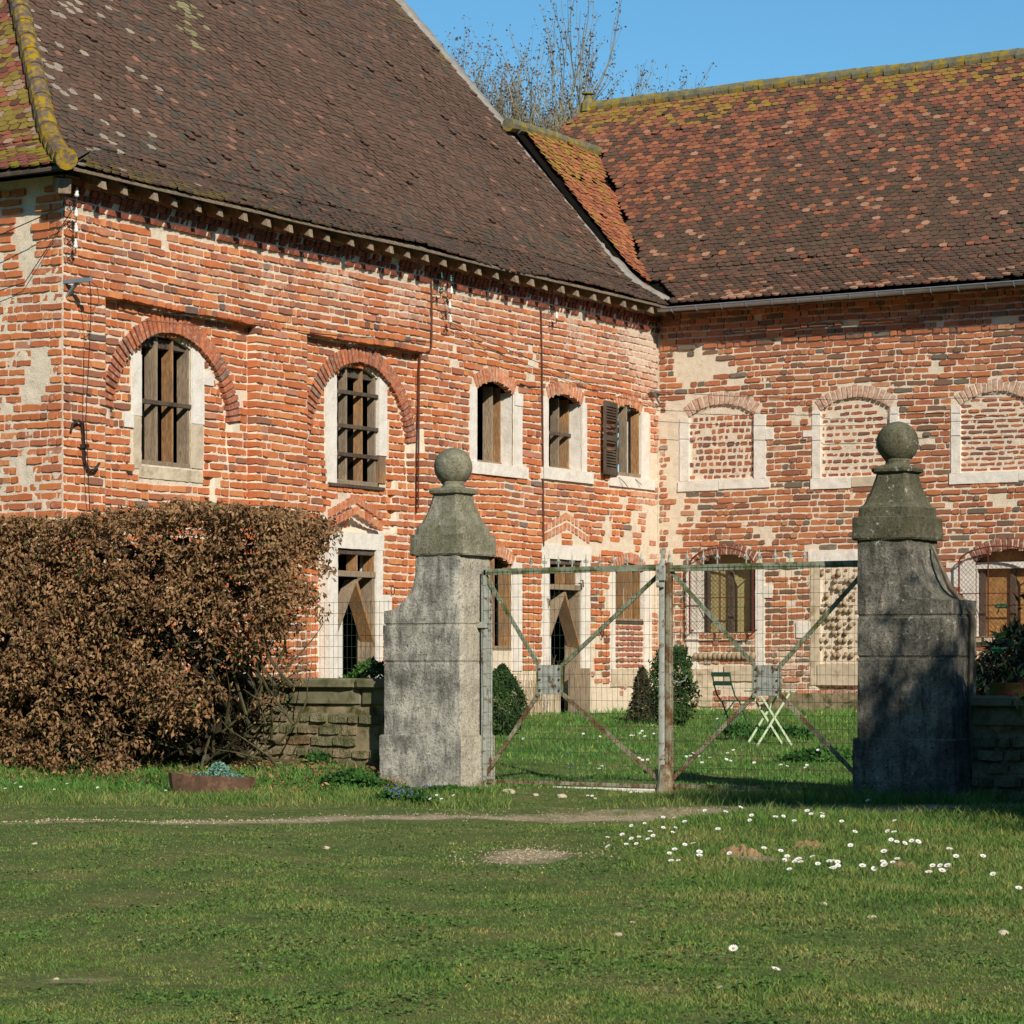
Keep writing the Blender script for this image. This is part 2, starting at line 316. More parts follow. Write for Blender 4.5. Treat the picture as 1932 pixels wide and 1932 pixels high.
def bricks(m, fr, a0, a1, z0, z1, ex, depth, pal, pitch=.120, bh=.095, ls=(.26, .37), hd=(.11, .17), phead=.58, proud=.016, lime=None, miss=None, back=.17, seed=0, jog=1.0, joint=.009, cuts=()):
    st = random.getstate(); random.seed(seed+11)
    n = int((z1-z0)/pitch)
    for j in range(n):
        z = z0+(j+.5)*pitch; zm = z+0
        iv = []
        for e in ex: iv += e.excl(zm)
        iv.sort(); segs = []; cur = a0
        for x, y in iv:
            if x > cur: segs.append((cur, min(x, a1)))
            cur = max(cur, y)
        if cur < a1: segs.append((cur, a1))
        for cx_, cz_ in cuts:
            if z < cz_: segs = [t_ for (x_, y_) in segs for t_ in ([(x_, cx_), (cx_, y_)] if x_ < cx_ < y_ else [(x_, y_)])]
        for (s0, s1) in segs:
            a = s0+random.uniform(.0, .012) if s0 > a0 else s0-random.uniform(0, .1)*0
            first = True
            while a < s1-.035:
                L = random.uniform(*hd) if random.random() < phead else random.uniform(*ls)
                if first and s0 == a0 and j % 2: L *= .5
                first = False
                if a+L > s1-.05: L = s1-a-random.uniform(0, .008)
                b = a+L-joint*random.uniform(.6, 1.5)
                mid = (a+b)/2; h = bh*random.uniform(.88, 1.08)
                if b-a > .05 and not (miss and miss(mid, z)):
                    d0 = depth(mid, z)+proud*random.uniform(.2, 1.8)+.008*nz(mid*1.3, z*1.3, 8); zl, zr = wob(a, z)*jog, wob(b, z)*jog; t = random.uniform(-.004, .004); e = .007
                    zz0, zz1 = z-h/2, z+h/2
                    pts = []; xs_ = [a, a+(b-a)*random.uniform(.25, .42), a+(b-a)*random.uniform(.58, .75), b]; jb = [random.uniform(-.007, .005) for _ in range(4)]; jt_ = [random.uniform(-.005, .008) for _ in range(4)]
                    for dd, ins in ((d0-back, 0), (d0, e)):
                        wz = [zl+(zr+t-zl)*(x-a)/(b-a) for x in xs_]
                        q = [(xs_[k]+(ins if k == 0 else -ins if k == 3 else 0), zz0+wz[k]+ins*(1.6 if k in (0, 3) else 1)+jb[k]) for k in range(4)]+[(xs_[k]+(ins if k == 0 else -ins if k == 3 else 0), zz1+wz[k]-ins*(1.6 if k in (0, 3) else 1)+jt_[k]) for k in (3, 2, 1, 0)]
                        for (x, y) in q:
                            pts.append(fr(x+(random.uniform(-.003, .003) if ins else 0), y, dd+(random.uniform(-.004, .004) if ins else 0)))
                    c = pick(pal(mid, z) if callable(pal) else pal); k = random.uniform(.88, 1.10)
                    la = lime(mid, z) if lime else 0
                    m.add(pts, BF8, (c[0]*k, c[1]*k, c[2]*k, la+random.uniform(-.10, .10)))
                a = b+joint*random.uniform(.6, 1.3)
    random.setstate(st)
def ring(m, fr, A, d, pal, depth=.14, tw=.072, seed=0, lime=.1, span=None):
    st = random.getstate(); random.seed(seed)
    th = A.th if span is None else span; Rm = A.R+A.t/2; n = max(5, int(2*th*Rm/tw))
    for i in range(n):
        t0, t1 = -th+2*th*i/n, -th+2*th*(i+1)/n; g = .016/Rm
        t0 += g; t1 -= g; r0 = A.R+random.uniform(-.006, .008); r1 = A.R+A.t+random.uniform(-.015, .012); dd = d+random.uniform(-.004, .012)
        q = [(A.ac+r*math.sin(t), A.zc+r*math.cos(t)) for r, t in ((r0, t0), (r0, t1), (r1, t1), (r1, t0))]
        c = pick(pal); k = random.uniform(.8, 1.1)
        m.hexa([fr(x, z, dd-depth) for x, z in q]+[fr(x, z, dd) for x, z in q], (c[0]*k, c[1]*k, c[2]*k, lime))
    random.setstate(st)
def backing(name, fr, a0, a1, z0, z1, holes, depth, parent, cell=.05, off=-.004, amp=.009, seed=0, mat=None, xa=(), xz=()):
    na, nzc = int((a1-a0)/cell), int((z1-z0)/cell)
    A = np.sort(np.concatenate([np.linspace(a0, a1, na+1)]+[[x-.003, x+.003] for x in xa])); Z = np.sort(np.concatenate([np.linspace(z0, z1, nzc+1)]+[[x-.003, x+.003] for x in xz])); na, nzc = len(A)-1, len(Z)-1; vs = []
    for z in Z:
        for a in A:
            d = depth(a, z)+off+amp*(nz(a*9, z*9, seed)+.6*nz(a*23, z*23, seed+5)); vs.append(fr(a, z, d))
    fs = []
    for j in range(nzc):
        zc = (Z[j]+Z[j+1])/2; iv = []
        for h in holes: iv += h(zc)
        for i in range(na):
            ac = (A[i]+A[i+1])/2
            if any(x < ac < y for x, y in iv): continue
            k = j*(na+1)+i; fs.append((k, k+1, k+na+2, k+na+1))
    return np_obj(name, vs, np.array(fs), mat or MO, parent, smooth=True)
def fbox(m, fr, a0, a1, z0, z1, d0, d1, c=None):
    m.hexa([fr(a0, z0, d0), fr(a1, z0, d0), fr(a1, z1, d0), fr(a0, z1, d0), fr(a0, z0, d1), fr(a1, z0, d1), fr(a1, z1, d1), fr(a0, z1, d1)], c)
def part_box(name, fr, a0, a1, z0, z1, d0, d1, mat, parent, rough=0, bevel=.006, seed=0):
    m = MB(); fbox(m, fr, a0, a1, z0, z1, d0, d1); o = obj(name, m, mat, parent, bevel=0 if rough else bevel)
    if rough: roughen(o, rough, 7, seed=seed, lenmax=.07)
    return o
def frame_stones(fr, win, a0, a1, z0, z1, d, wl_, wr, sill=None, lintel=None, rev=.26, blocks=(), parent=None, seed=0):
    """limestone dressings of an opening: jambs, quoin blocks, sill, lintel"""
    P = parent or win
    if wl_: part_box('jamb', fr, a0-wl_, a0, z0, z1, d-rev, d+.012, LI, P, .004, seed=seed)
    if wr: part_box('jamb', fr, a1, a1+wr, z0, z1, d-rev, d+.012, LI, P, .004, seed=seed+1)
    for (x0, x1, y0, y1) in blocks: part_box('quoin_block', fr, x0, x1, y0, y1, d-.1, d+.016, LI, P, .004, seed=seed+2)
    if sill: part_box('sill', fr, a0-sill[0], a1+sill[1], z0-sill[2], z0-.002, d-rev, d+sill[3], LI, P, .006, seed=seed+3)
    if lintel: part_box('lintel', fr, a0-lintel[0], a1+lintel[1], z1+.002, z1+lintel[2], d-rev, d+.014, LI, P, .005, seed=seed+4)
def fins(fr, win, xs, z0, z1, d0, d1, mat=None, th=.03, lean=.0):
    for i, x in enumerate(xs):
        m = MB(); t = th*random.uniform(.8, 1.2); l = lean+random.uniform(-.02, .02)
        q = [fr(x-l, z0, d0), fr(x-l+t, z0, d0), fr(x+t, z0, d1), fr(x, z0, d1)]; q2 = [fr(x-l, z1, d0), fr(x-l+t, z1, d0), fr(x+t, z1, d1), fr(x, z1, d1)]
        m.hexa(q+q2); obj('board', m, mat or (WB if i % 2 else WD), win, bevel=.003)
def rails(fr, win, zs, a0, a1, d0, d1, th=.06, mat=None):
    for z in zs:
        m = MB(); fbox(m, fr, a0, a1, z-th/2, z+th/2, d0, d1); obj('rail', m, mat or WD, win, bevel=.004)
# ================================================================= LEFT WING
left = empty('brick_barn', (WU, 36, .3), 'long orange brick wing with steep brown tiled hipped roof and arched shuttered openings', 'building')
def V(x): return LW(x)[0]
def Z(x, y): return LW(x, y)[1]
def Vd(x, d): return LW(x, U=WU+d)[0]
P1 = (V(200), V(482)); P2 = (V(580), V(797)); snap = lambda z: .2+round((z-.2)/.12)*.12
ZL1, ZL2 = snap(Z(345, 584)), snap(Z(690, 645))
REC = -.155; RIN = -.07; RD = REC+RIN
ARS = []
def depN(a, z):
    if P1[0] < a < P1[1] and z < ZL1 or P2[0] < a < P2[1] and z < ZL2:
        for A in ARS:
            h = A.half(z, A.R+.02) if z > A.zs else A.w+.02
            if h and abs(a-A.ac) < h and z > A.zs-1.3: return REC+RIN*(1 if abs(a-A.ac) < .95 else sm(A.zs-.9, A.zs, z))
        return REC
    return .03 if z > 7.32 else 0
def depL(a, z):
    z = z-wob(a, z)
    for (q0, q1), zl in ((P1, ZL1), (P2, ZL2)):
        if z < zl+.05 and q1 <= a < q1+.022: a = q1-.01
        if zl <= z < zl+.05 and q0 < a < q1+.022: z = zl-.01
    return depN(a, z)
# openings: centre, half width, springing, rise, ring
def Zd(x, y, d): return LW(x, y, U=WU+d)[1]
def mk(x0, x1, ysp, ycr, t, yb, d=0):
    a0, a1 = Vd(x0, d), Vd(x1, d); xc = (x0+x1)/2
    return Arch((a0+a1)/2, (a1-a0)/2, Zd(xc, ysp, d), Zd(xc, ycr, d)-Zd(xc, ysp, d), t, Zd(xc, yb, d))
W1 = mk(266, 361, 652, 634, .0, 880, RD); W2 = mk(634, 714, 708, 691, .0, 915, RD)
W3 = mk(899, 969, 739, 720, .24, 875); W4 = mk(1034, 1098, 758, 744, .22, 886); W5 = mk(1160, 1209, 778, 764, .20, 899)
W6 = mk(905, 966, 1066, 1050, .20, 1226); W7 = mk(1160, 1213, 1078, 1062, .19, 1262)
D1 = Arch((V(636)+V(709))/2, (V(709)-V(636))/2, Z(672, 1036), .01, .0, .2); D2 = Arch((V(1036)+V(1097))/2, (V(1097)-V(1036))/2, Z(1066, 1056), .01, .0, .2)
def big(xl, xr, ysp, ycr, xc, t=.25, d=-.10):
    a0, a1 = Vd(xl, d), Vd(xr, d); zs = Zd(xc, ysp, d); return Arch((a0+a1)/2, (a1-a0)/2, zs, Zd(xc, ycr, d)-zs, t, zs, True)
B1 = big(216, 438, 792, 626, 318); B2 = big(592, 775, 838, 682, 676); B1.t = B2.t = .25
ARS += [B1, B2]
OPL = [W1, W2, W3, W4, W5, W6, W7, D1, D2]
ex = list(OPL)+[B1, B2]
def rc(x0, y0, x1, y1, d=0):
    xm = (x0+x1)/2; d = RD if x1 < 800 and y1 < 1000 else 0; return Rect(Vd(x0, d), Vd(x1, d), Zd(xm, y1, d), Zd(xm, y0, d))
stones = [rc(246, 668, 265, 884), rc(360, 650, 384, 884), rc(384, 704, 401, 727), rc(232, 780, 246, 806), rc(262, 881, 382, 908),
          rc(612, 706, 633, 915), rc(713, 706, 728, 915), rc(728, 790, 733, 860),
          rc(885, 730, 900, 875), rc(969, 744, 984, 878), rc(888, 875, 993, 897), rc(1023, 752, 1034, 886), rc(1098, 760, 1106, 888), rc(1020, 887, 1116, 911),
          rc(1209, 780, 1227, 902), rc(1148, 900, 1232, 921), rc(617, 1010, 722, 1037), rc(616, 1037, 636, 1400), rc(709, 1037, 722, 1400), rc(722, 1122, 737, 1180), rc(1021, 1034, 1114, 1057),
          rc(1022, 1057, 1036, 1400), rc(1097, 1057, 1114, 1400), rc(966, 1066, 984, 1270), rc(1150, 1080, 1160, 1285), rc(1213, 1080, 1229, 1285), rc(905, 1230, 966, 1275), rc(1151, 1262, 1225, 1295), rc(1141, 1110, 1150, 1150), rc(1110, 1090+60, 1130, 1180)]
ex += stones[:-1]
class Tri:
    def __init__(s, ac, w, z0, h): s.ac, s.w, s.z0, s.h = ac, w, z0, h
    def excl(s, z):
        t = (z-s.z0)/s.h
        o = s.w*min(1, 1.35*(1-t)); i = s.w*min(1, 1.35*(1-t))-.60
        if not 0 < t < 1: return []
        return [(s.ac-o, s.ac+o)] if i < .06 else [(s.ac-o, s.ac-i), (s.ac+i, s.ac+o)]
for A, s0, s1 in ((D1, 622, 722), (D2, 1026, 1112)): ex.append(Tri(V((s0+s1)/2), (V(s1)-V(s0))/2, A.zs+.30, .62))
# plaster patches that swallow the bricks
PATCH = [(V(303), Z(303, 440), .10, .30), (V(640), Z(640, 1075), .08, .22), (V(1005), Z(1005, 690), .09, .22), (V(860), Z(860, 675), .08, .22), (V(1145), Z(1145, 1000), .10, .25),
         (V(225), Z(225, 880), .05, .1), (V(470), Z(470, 745), .09, .12), (V(1160), Z(1160, 1030), .9, .09), (V(1120), Z(1120, 1235), .16, .3)]
def patchL(a, z):
    for (pa, pz, ra, rz) in PATCH:
        q = ((a-pa)/ra)**2+((z-pz)/rz)**2+.5*nz(a*6, z*6, 4)
        if q < 1: return True
        if q < 2.6 and random.random() < .25: return True
    if z < 1.15+.25*nz(a*.9, 2, 0)+.35*nz(a*3, z*3, 1) and a > V(985) and nz(a*2.3, z*2.3, 9) > -.12: return True
    if a > 43.2 and 2.2 < z < 5.2 and nz(a*3, z*2.2, 6)*1.1+(a-43.2)*.35-.25 > 0: return True
    return z < .62 or (z < 1.2 and V(966) < a < V(1015))
def limeL(a, z):
    l = .05+.12*nz(a*.8, z*.8, 2); l += .32*sm(6.2, 7.0, z)*(.6+.8*nz(a*.9, z*.9, 5)); l += .30*sm(42.6, 44.3, a)+.30*sm(1.9, .8, z)+.10*sm(39, 42, a)*sm(5.5, 6.5, z); return l
def palL(a, z):
    q = nz(a*.7, z*1.1, 12)
    q2 = nz(a*.5, z*.7, 33)+.25*sm(33, 29, a)*sm(3.5, 5.5, z)
    if q2 > .24 and z < 6.6: return PAL_L+[('#9c664e', .26), ('#8a5e4c', .12), ('#ab6c50', .25), ('#746058', .03)]
    if z < 3.6 and a < 36: return PAL_L+[('#cf7748', .6)]
    if z > 6.3 or q > .22: return PAL_L[1:]+[('#a36c56', .07), ('#c07c5c', .4), ('#cc8c68', .3)]
    if q < -.22: return PAL_L[:2]+PAL_L[3:4]
    return PAL_L
m = MB(); ZT = 7.62
rows_top = 7.32
bricks(m, FL, 28.0, 44.5, .2, rows_top, ex, depN, palL, cuts=[(B1.ac-B1.w, B1.zs), (B1.ac+B1.w, B1.zs), (B2.ac-B2.w, B2.zs), (B2.ac+B2.w, B2.zs), (P1[0], ZL1), (P1[1], ZL1), (P2[0], ZL2), (P2[1], ZL2)], lime=limeL, miss=patchL, seed=1)
bricks(m, FL, 28.0, 44.5, 7.60, 7.74, [], lambda a, z: .05, palL, lime=limeL, seed=2)
# infill inside the blind parts below window 7
bricks(m, FL, V(1161), V(1213), Z(1186, 1262), Z(1186, 1176), [], lambda a, z: -.0, PAL_P, lime=lambda a, z: .14, seed=3, pitch=.10, bh=.07, ls=(.24, .3), hd=(.12, .15))
# cornice of slanting, broken bricks: two toothed courses
for zz, dd in ((7.375, .055), (7.475, .05), (7.56, .085)):
    a = 28.0
    while a < 44.45:
        if random.random() > .04:
            c = pick([('#96553f', 1), ('#8a4d3c', 1), ('#a5604a', .6), ('#7c4a3c', .5)]); k = random.uniform(.75, 1.0); w = random.uniform(.125, .14); s_ = .03; pz = wob(a, zz); j_ = random.uniform(-.02, .012)
            m.hexa([FL(a, zz-.045+pz, -.05), FL(a+w, zz-.045+pz, -.05), FL(a+w+s_, zz+.045+pz, -.05), FL(a+s_, zz+.045+pz, -.05), FL(a+.004, zz-.035+pz, dd+j_), FL(a+w-.01, zz-.04+pz, dd-.02+j_), FL(a+w+s_-.01, zz+.035+pz, dd-.015+j_), FL(a+s_+.004, zz+.04+pz, dd+j_)], (c[0]*k, c[1]*k, c[2]*k, .1))
        a += .122
for A, sd in ((B1, 1), (B2, 2)): ring(m, FL, A, REC+.03, [('#b96c4a', 1), ('#ad6649', 1), ('#c47148', 1), ('#99634c', .5), ('#85685a', .15)], seed=sd, lime=.30, span=min(A.th, 1.45), tw=.095); 
for A, sd in ((W3, 3), (W4, 4), (W5, 5), (W6, 6), (W7, 7)): ring(m, FL, A, .010, PAL_L[:4], seed=sd, lime=.36, tw=.09)
# triangular relieving courses over the doors
for A, s0, s1 in ((D1, 622, 722), (D2, 1026, 1112)):
    for k in (-1, 1):
        a0, a1 = V((s0+s1)/2), V(s1) if k > 0 else V(s0); zb = A.zs+.32
        for rrow, off in ((0, -.02), (1, .145)):
            n = 6
            for i in range(n):
                g = random.uniform(.02, .035); t0, t1 = i/n+g, (i+1)/n-g; x0, x1 = a0+(a1-a0)*t0, a0+(a1-a0)*t1; zz0, zz1 = zb+off+.24*(1-t0), zb+off+.24*(1-t1); c = pick(PAL_L[:4]); hh = random.uniform(.10, .125); q = random.uniform(.8, 1.1)
                m.hexa([FL(x0, zz0, -.05), FL(x1, zz1, -.05), FL(x1, zz1+hh, -.05), FL(x0, zz0+hh, -.05), FL(x0, zz0, .014), FL(x1, zz1, .014), FL(x1, zz1+hh, .014), FL(x0, zz0+hh, .014)], (c[0]*q, c[1]*q, c[2]*q, .34))
wallL = obj('wall', m, BR, left)
holesL = [lambda z, A=A: ([(A.ac-A.hole(z), A.ac+A.hole(z))] if A.hole(z) else []) for A in OPL if A is not W7]
holesL.append(lambda z: [(W7.ac-W7.w, W7.ac+W7.w)] if W7.hole(z) and z > Z(1186, 1176) else [])
mo = backing('mortar', FL, 28.0, 44.52, -.3, 7.75, holesL, depL, wallL, seed=3, xa=(P1[0], P2[0], P1[1]+.022, P2[1]+.022))
# end wall (faces the lane), plastered and brick
m = MB(); exE = []
bricks(m, FE, -27.5, -24.04, .2, 7.7, [], lambda a, z: 0 if z < 7.0 else .03, lambda a, z: PAL_L, lime=lambda a, z: .16+.1*nz(a, z, 1), miss=lambda a, z: nz(a*2.2, z*1.3, 21)*.9+.42*math.exp(-((a+24.62+.1*math.sin(z*2))/.22)**2)+.2*sm(5.5, 7.2, z) > .46 and a < -24.22, seed=9)
we = obj('end_wall', m, BR, left); backing('mortar', FE, -27.5, -24.035, -.3, 7.75, [], lambda a, z: 0, we, seed=7, off=.004, amp=.012)
# body of the wing behind the skin (rooms coloured near black for shade), inner partition 1.3 m in
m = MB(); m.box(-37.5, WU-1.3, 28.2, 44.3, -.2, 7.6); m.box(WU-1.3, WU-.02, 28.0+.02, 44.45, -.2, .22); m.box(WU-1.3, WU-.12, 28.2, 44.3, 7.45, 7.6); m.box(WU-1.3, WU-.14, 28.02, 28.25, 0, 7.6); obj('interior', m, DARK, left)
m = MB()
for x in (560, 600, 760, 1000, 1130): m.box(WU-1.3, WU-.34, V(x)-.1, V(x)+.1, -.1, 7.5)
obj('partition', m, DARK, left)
def window(name='window'):
    o = bpy.data.objects.new(name, None); o.empty_display_size = .1; col.objects.link(o); o.parent = left; WL[o.name] = wl(left); return o
def win(fr, A, fin_x, rail_y, xc, d=0, d0=-.27, d1=-.06, fw=True, zb=None, mat=None, th=.035):
    w = window(); z0 = (A.zb if zb is None else zb)+.0; z1 = A.zs+A.rise*.75
    fins(fr, w, [Vd(x, d+d1)-th for x in fin_x], z0+.05, z1, d+d0, d+d1, mat, th)
    rails(fr, w, [Z(xc, y) for y in rail_y], A.ac-A.w+.005, A.ac+A.w-.005, d+d1-.02, d+d1+.035, .06, WK)
    rails(fr, w, [z0+.03], A.ac-A.w+.002, A.ac+A.w-.002, d+d0, d+d1+.02, .07, WD)
    return w
def lining(A, w_, d0, d1, t=.09):
    m = MB(); n = 14
    for i in range(n):
        t0, t1 = -A.th+2*A.th*i/n, -A.th+2*A.th*(i+1)/n; q = [(A.ac+r*math.sin(t_), A.zc+r*math.cos(t_)) for r, t_ in ((A.R-.004, t0), (A.R-.004, t1), (A.R+t, t1), (A.R+t, t0))]
        m.hexa([FL(x, z, d0) for x, z in q]+[FL(x, z, d1) for x, z in q])
    obj('arch_soffit', m, MO, w_); m = MB(); fbox(m, FL, A.ac-A.w, A.ac+A.w, A.zs-.04, A.zs+.09, d0, d0+.2); obj('head_beam', m, WK, w_, bevel=.006)
# W1
w = win(FL, W1, (297, 327, 357), (757,), 312, RD, -.23, -.03); lining(W1, w, RD-.28, RD-.012)
def dbox(nm, w_, x0, x1, y0, y1, d0, d1, mat, r_=.004, seed=0):
    xm = (x0+x1)/2; part_box(nm, FL, Vd(x0, RD), Vd(x1, RD), Zd(xm, y1, RD), Zd(xm, y0, RD), RD+d0, RD+d1, mat, w_, r_, seed=seed)
dbox('jamb', w, 249, 266, 668, 784, -.2, .018, LI); dbox('jamb', w, 252, 266, 784, 884, -.2, .01, CONC, .007, 2); dbox('jamb', w, 361, 384, 650, 800, -.2, .018, LI); dbox('jamb', w, 361, 382, 800, 884, -.2, .012, CONC, .007, 5)
dbox('quoin_block', w, 383, 401, 704, 727, -.1, .028, LI); dbox('quoin_block', w, 232, 250, 780, 806, -.1, .028, LI); dbox('sill', w, 262, 382, 884, 906, -.1, .012, CONC, .008, 5)
# W2
w = win(FL, W2, (655, 684, 709), (738, 802, 856), 674, RD, -.17, -.03); lining(W2, w, RD-.28, RD-.012)
dbox('jamb', w, 613, 634, 712, 914, -.2, .018, LI, .005); dbox('jamb', w, 714, 729, 700, 860, -.2, .018, LI, .005, 2); dbox('jamb', w, 714, 726, 862, 912, -.2, .02, WB, .002, 3)
rails(FL, w, [Zd(668, 918, RD)], W2.ac-W2.w-.25, W2.ac+W2.w+.12, RD-.2, RD+.05, .05, WK)
# W3, W4
for (A, fx, ry, xc, jl, jr, sl, q) in ((W3, (930, 945), (), 922, (885, 899), (969, 984), (888, 993), (742, 760)), (W4, (1055, 1074), (815,), 1058, (1023, 1034), (1098, 1106), (1020, 1116), None)):
    w = win(FL, A, fx, ry, xc, 0, -.42, -.25)
    part_box('jamb', FL, V(jl[0]), V(jl[1]), A.zb, A.zs+.02, -.3, .015, LI, w, .004); part_box('jamb', FL, V(jr[0]), V(jr[1]), A.zb, A.zs+.02, -.43, .02, LI, w, .004, seed=1)
    if q: part_box('quoin_block', FL, V(jr[0]), V(jr[1]), A.zs-.18, A.zs+.03, -.3, .035, LI, w, .004)
    part_box('sill', FL, V(sl[0]), V(sl[1]), A.zb-.2, A.zb-.002, -.3, .05, LI, w, .007)
# W5 with open louvred shutter
w = win(FL, W5, (1183, 1206), (), 1185, 0, -.17, -.02)
part_box('jamb', FL, V(1209), V(1227)-.08, W5.zb, W5.zs+.05, -.3, .015, LI, w, .004); part_box('sill', FL, V(1148), V(1232), W5.zb-.2, W5.zb-.004, -.3, .04, LI, w, .006)
sh = window('louvred_shutter'); sh.parent = left
hv = V(1160)-.02; ang = R(7)
def SH(t, z, o=0): return FL(hv-math.cos(ang)*t+math.sin(ang)*o, z, .05+math.sin(ang)*t+math.cos(ang)*o)
SWd = .58; z0, z1 = W5.zb-.02, W5.zs+.12
for nm, t0, t1, a, b in (('stile', 0, .055, z0, z1), ('stile', SWd-.055, SWd, z0, z1), ('cross_rail', .055, SWd-.055, z0, z0+.1), ('cross_rail', .055, SWd-.055, z1-.09, z1), ('cross_rail', .055, SWd-.055, (z0+z1)/2-.04, (z0+z1)/2+.05)):
    m = MB(); m.hexa([SH(t0, a, -.02), SH(t1, a, -.02), SH(t1, b, -.02), SH(t0, b, -.02), SH(t0, a, .02), SH(t1, a, .02), SH(t1, b, .02), SH(t0, b, .02)]); obj(nm, m, WK, sh)
n = 22
for i in range(n):
    z = z0+.12+(z1-z0-.24)*i/(n-1)
    if 10 < i < 13 or i in (8, 14, 16): continue
    m = MB(); m.hexa([SH(.055, z-.018, .018), SH(SWd-.055, z-.018, .018), SH(SWd-.055, z-.006, .018), SH(.055, z-.006, .018), SH(.055, z+.014, -.018), SH(SWd-.055, z+.014, -.018), SH(SWd-.055, z+.026, -.018), SH(.055, z+.026, -.018)]); obj('slat', m, WK, sh)
m = MB(); m.tube([FL(V(1163), W5.zb-.02, .02), FL(V(1166), W5.zb-.12, .12), FL(V(1175), W5.zb-.2, .1)], .006, 5); obj('stay', m, IRON, sh); m = MB(); m.tube([FL(V(1195), W5.zb-.04, .04), FL(V(1202), W5.zb-.14, .1)], .006, 5); obj('stay', m, IRON, sh)
# W6
w = win(FL, W6, (933, 963), (), 935, 0, -.24, -.03, mat=WB); part_box('jamb', FL, V(966), V(984), W6.zb-.35, W6.zs+.06, -.3, .015, LI, w, .004); part_box('sill', FL, V(900), V(966), W6.zb-.42, W6.zb-.05, -.3, -.06, CONC, w, .006)
# W7
w = win(FL, W7, (1177, 1193, 1208), (1174,), 1185, 0, -.17, -.015, zb=Z(1186, 1174), mat=WB)
for a, b in ((1150, 1160), (1213, 1229)): part_box('jamb', FL, V(a), V(b), Z(1186, 1285), W7.zs+.03, -.25, .014, LI, w, .004)
part_box('sill', FL, V(1151), V(1225), Z(1186, 1295), Z(1186, 1262), -.1, .02, CONC, w, .006)
# doors
def door(A, xs, yrail, xc, jl, jr, lint):
    w = window('barn_door'); zt = A.zs; zr = Z(xc, yrail)
    for i, x in enumerate(xs): fins(FL, w, [Vd(x, -.03)-.035], zr, zt-.06, -.22, -.03, WB, .035)
    rails(FL, w, [zr], A.ac-A.w, A.ac+A.w, -.10, -.0, .09, WD); rails(FL, w, [zt-.04], A.ac-A.w, A.ac+A.w, -.26, -.02, .09, WK)
    fins(FL, w, [A.ac+A.w-.06], .35, zr, -.30, -.02, WD, .05); fins(FL, w, [A.ac-A.w+.03], .35, zt, -.12, -.06, WD, .04)
    zk = zr-.08   # two leaning boards forming a roof shape
    for k, mt in ((-1, WD), (1, WB)):
        m = MB(); a1 = A.ac+k*(A.w-.03); zb = zr-1.0-.1*k
        m.hexa([FL(A.ac-.02, zk-.06, -.24), FL(a1, zb, -.24), FL(a1, zb+.08, -.24), FL(A.ac+.02, zk, -.24), FL(A.ac-.02, zk-.06, -.0), FL(a1, zb, -.0), FL(a1, zb+.08, -.0), FL(A.ac+.02, zk, -.0)]); obj('leaning_board', m, mt, w)
    m = MB(); fbox(m, FL, A.ac-.0, A.ac+.32, .3, zr-.35, -.52, -.48); obj('white_panel', m, WHITEP, w)
    part_box('jamb', FL, V(jl[0]), V(jl[1]), .1, zt, -.3, .016, LI, w, .005); part_box('jamb', FL, V(jr[0]), V(jr[1]), .1, zt, -.3, .016, LI, w, .005, seed=2)
    part_box('lintel', FL, V(lint[0]), V(lint[1]), zt+.002, zt+.25, -.3, .02, LI, w, .006)
    return w
dr = door(D1, (675, 706), 1083, 672, (617, 636), (709, 721), (617, 723)); part_box('quoin_block', FL, V(720), V(737), Z(728, 1180), Z(728, 1122), -.1, .02, LI, dr, .004)
m = MB(); m.bar(FL(V(650), .35, -.25), FL(V(662), 1.15, -.4), .1, .03); obj('loose_board', m, WD, dr)
dr = door(D2, (1066, 1085), 1108, 1066, (1022, 1036), (1097, 1112), (1020, 1114))
m = MB(); fbox(m, FL, V(1040), V(1068), .3, .95, -.2, -.1); o = obj('leaning_slab', m, CONC, dr, bevel=.02)
m = MB(); fbox(m, FL, V(1070), V(1106), .28, 1.2, .02, .08); obj('leaning_board', m, WD, dr, bevel=.004)
part_box('doorstep', FL, V(1035), V(1104), .1, .36, -.3, .18, CONC, dr, .01)
for x, y in ((1094, 1095), (1030, 1130)): m = MB(); m.tube([FL(V(x), Z(x, y), .02), FL(V(x), Z(x, y), .06), FL(V(x)+.02, Z(x, y)-.12, .06)], .012, 6); obj('hinge_pin', m, RUST, dr)
# plaster base with rough render between W6 and door 2
part_box('render_base', FL, V(930), V(1018), .0, Z(985, 1283), -.02, .05, CONC, left, .015); part_box('base_course', FL, V(978), V(1030), .0, Z(1000, 1345), -.02, .2, CONC, left, .02)
